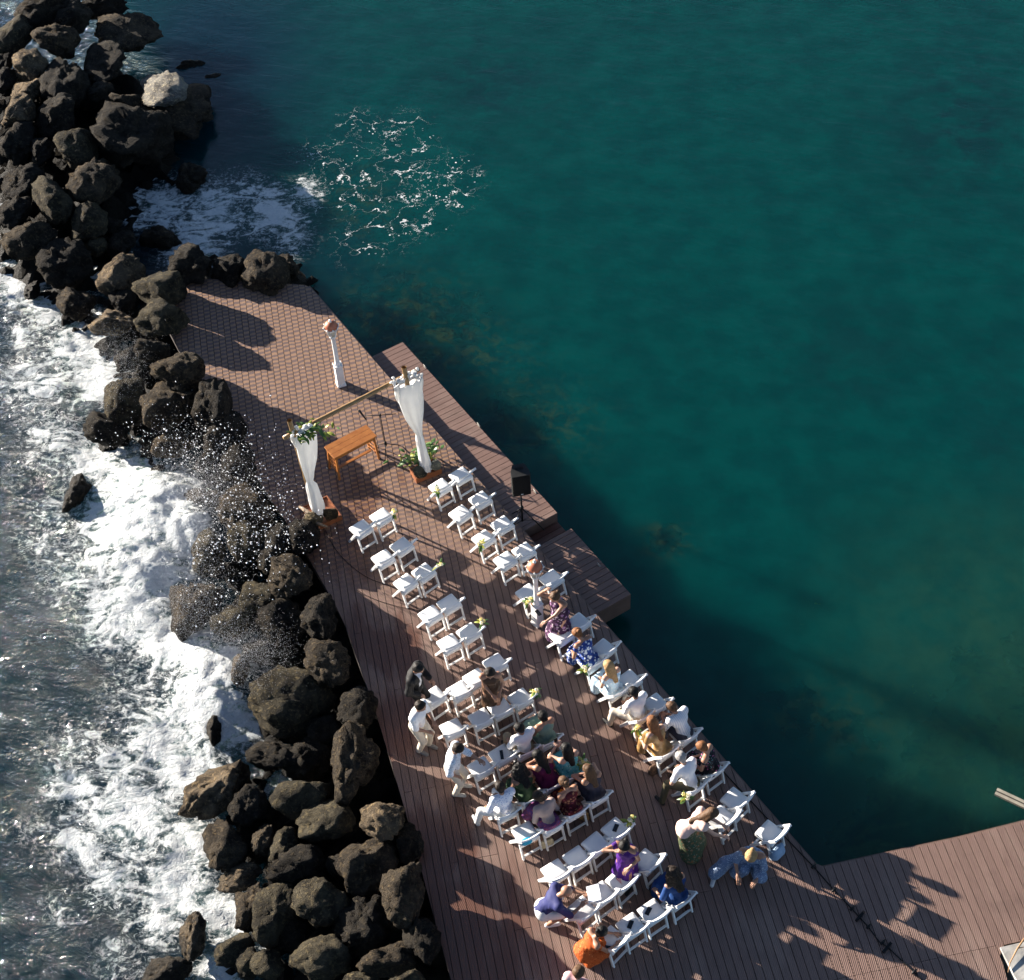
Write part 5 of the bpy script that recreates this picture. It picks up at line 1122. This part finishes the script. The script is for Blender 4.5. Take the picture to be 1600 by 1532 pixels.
P_['halter'] = person(1082, 1332, 0, (1, -.12), 'stand', 'woman in a pink halter top and tropical wrap skirt bending over an empty chair', sex='f', hair='brown', hs='long', skin='fair', top=plain((.72, .50, .43)), sleeve=0, dress=None, lean=46, pitch=35, hands=[(.05, .58, .92), (.22, .52, .88)])
P_['denim'] = person(1172, 1362, 0, (-.25, 1), 'crouch', 'blond woman in a blue dotted dress crouching on the deck near the water', sex='f', hair='blond', hs='bun', skin='tan', dress=denimpr, sleeve=.9, lean=24, pitch=45, hem=.12, scale=1.06, hands=[(-.16, .42, .52), (.16, .42, .52)], shoe=(.6, .6, .6), knees=[((-.22, .30, .48), (-.12, .04, .09)), ((.42, .16, .40), (.58, .30, .09))])
# skirt of the bending woman
hr = P_['halter'][0]; V, Q = sdf_mesh([((-.06, -.19, .89), (.06, -.19, .89), .145, .145), ((0, -.16, .84), (-.02, -.04, .5), .17, .24), ((-.02, -.04, .5), (-.10, .06, .20), .23, .22), ((0, -.04, .5), (.12, -.06, .22), .23, .22)], .02, .05); link('skirt', meshnp('skirt', V, Q, tropic), hr)
for s1 in (0,): MB().bar((-.12, .03, 1.225), (.12, .04, 1.225), .02, .012).build('halter_strap', plain((.03, .04, .30)), hr)
sr = P_['suit'][0]; MB().bar((0, .145, 1.36), (0, .17, 1.05), .045, .012, (0, 1, 0)).build('tie', BLK, sr)

# ------------------------------------------------------------------ small things left on the seats and held
def rot(a): c, s = math.cos(a), math.sin(a); return np.array([[c, -s, 0], [s, c, 0], [0, 0, 1]])
def phone(x, y, z, a, label, sz=(.078, .155, .010)):
    p = G(x, y, z); r = tag(empty('mobile_phone', p, math.radians(a)), label, 'phone', 'phones left lying about')
    MB().box((0, 0, sz[2] / 2), sz).build('case', BLACK, r, bevel=.003); MB().box((0, 0, sz[2] + .0008), (sz[0] * .9, sz[1] * .94, .0012)).build('screen', principled('phone_glass', (.008, .009, .012), .08), r)
phone(962, 1294, .478, -25, 'black phone on the aisle seat of the eleventh row'); phone(985, 1445, .478, -25, 'black phone on the second chair of the last row'); phone(1013, 1424, .478, -30, 'black phone on the third chair of the last row')
phone(948, 1481, .478, 75, 'black phone on the left end chair of the last row'); phone(879, 985, .478, -35, 'black phone on the chair below the plum-dressed woman'); phone(841, 958, .655, 30, 'black phone standing on the pedestal of the sunlit lamp post')
phone(784, 1180, .478, 5, 'brown case on the empty chair beside the khaki-trousered man', (.06, .19, .02))
hp_ = world(P_['phone'], (-.02, .47, 1.08)); r = tag(empty('mobile_phone', hp_, P_['phone'][3]), 'black phone held up by the woman in aqua print', 'phone'); MB().box((0, 0, 0), (.075, .010, .15)).build('case', BLACK, r, bevel=.003)
def bag(x, y, z, size, mat, label, a=20):
    p = G(x, y, z); r = tag(empty('hand_bag', p, math.radians(a)), label, 'bag', 'hand bags'); w_, d_, h_ = size
    V, Q = sdf_mesh([((-w_ / 2 + d_ / 2, 0, d_ * .5), (w_ / 2 - d_ / 2, 0, d_ * .5), d_ / 2, d_ / 2), ((-w_ / 2 + d_ / 2, 0, h_ * .6), (w_ / 2 - d_ / 2, 0, h_ * .6), d_ * .4, d_ * .4), ((-w_ * .3, 0, h_ * .85), (w_ * .3, 0, h_ * .85), d_ * .25, d_ * .25)], .012, .02); link('pouch', meshnp('pouch', V, Q, mat), r)
    MB().tube([(-w_ * .28, 0, h_ * .85), (-w_ * .2, 0, h_ * 1.3), (w_ * .2, 0, h_ * 1.3), (w_ * .28, 0, h_ * .85)], .008, 6).build('handle', mat, r, True)
bag(823, 1318, .46, (.20, .12, .15), plain((.03, .30, .48)), 'bright blue bag on the back of the empty tenth-row chair'); bag(855, 1322, .0, (.28, .12, .22), plain((.52, .44, .28)), 'cream bag on the deck behind the woman in the grey top', 15); bag(912, 1280, .0, (.22, .12, .26), plain((.28, .16, .06)), 'tan bag on the deck between two tenth-row chairs', -20)
bag(1022, 1207, .0, (.26, .14, .26), plain((.10, .06, .04)), 'dark brown bag on the deck behind the gold-dressed woman', 30); bag(1078, 1420, .0, (.20, .10, .20), plain((.06, .025, .02)), 'dark red-brown bag beside the royal blue dress', 30); bag(1150, 1362, .0, (.20, .16, .20), plain((.24, .34, .48)), 'pale blue bag in front of the crouching blond woman', 0); bag(1213, 1337, .0, (.34, .22, .26), plain((.26, .36, .50)), 'large pale blue cloth bag beside the chair at the deck edge', 40)
def sheet(p, rz, size, tilt, mat, name, label, cat):
    r = tag(empty(name, p, rz), label, cat); t_ = math.radians(tilt)
    for s in (-1, 1): MB().box((s * size[0] / 4, 0, 0), (size[0] / 2 - .002, size[1], .004), np.array([[math.cos(s * .12), 0, -math.sin(s * .12)], [0, 1, 0], [math.sin(s * .12), 0, math.cos(s * .12)]])).build('page', mat, r)
    r.rotation_euler = (t_, 0, rz)
pb = world(P_['bald'], (.06, .82, .86)); sheet(pb, P_['bald'][3], (.30, .22), 15, plain((.78, .80, .86)), 'folded_programme', 'white folded programme held out by the bald man', 'programme')
q = G(1120, 1285, .482); sheet(q, .5, (.26, .18), 0, plain((.74, .70, .64)), 'guest_notes', 'open white notes on the chair under the bending woman', 'notes')
fn = tag(empty('folding_fan', G(969, 1377, .48), .4), 'red and white folded fan on the third seat of the twelfth row', 'fan')
for k in range(7): a = math.radians(-22 + 7 * k); MB().bar((0, -.07, .003 + .001 * k), (.13 * math.sin(a), -.07 + .15 * math.cos(a), .003 + .001 * k), .018, .002).build('blade', plain((.45, .06, .07)) if k % 2 else plain((.70, .62, .60)), fn)
ofl = tag(empty('orange_flower', world(P_['redfl'], (-.02, .30, .72))), 'orange flower on the lap of the dark red floral dress', 'flower')
for k in range(7): a = k * 6.283 / 7; MB().tube([(0, 0, 0), (.04 * math.cos(a), .04 * math.sin(a), .02), (.075 * math.cos(a), .075 * math.sin(a), .005)], [.01, .026, .01], 6).build('petal', plain((.75, .26, .03)), ofl, True)
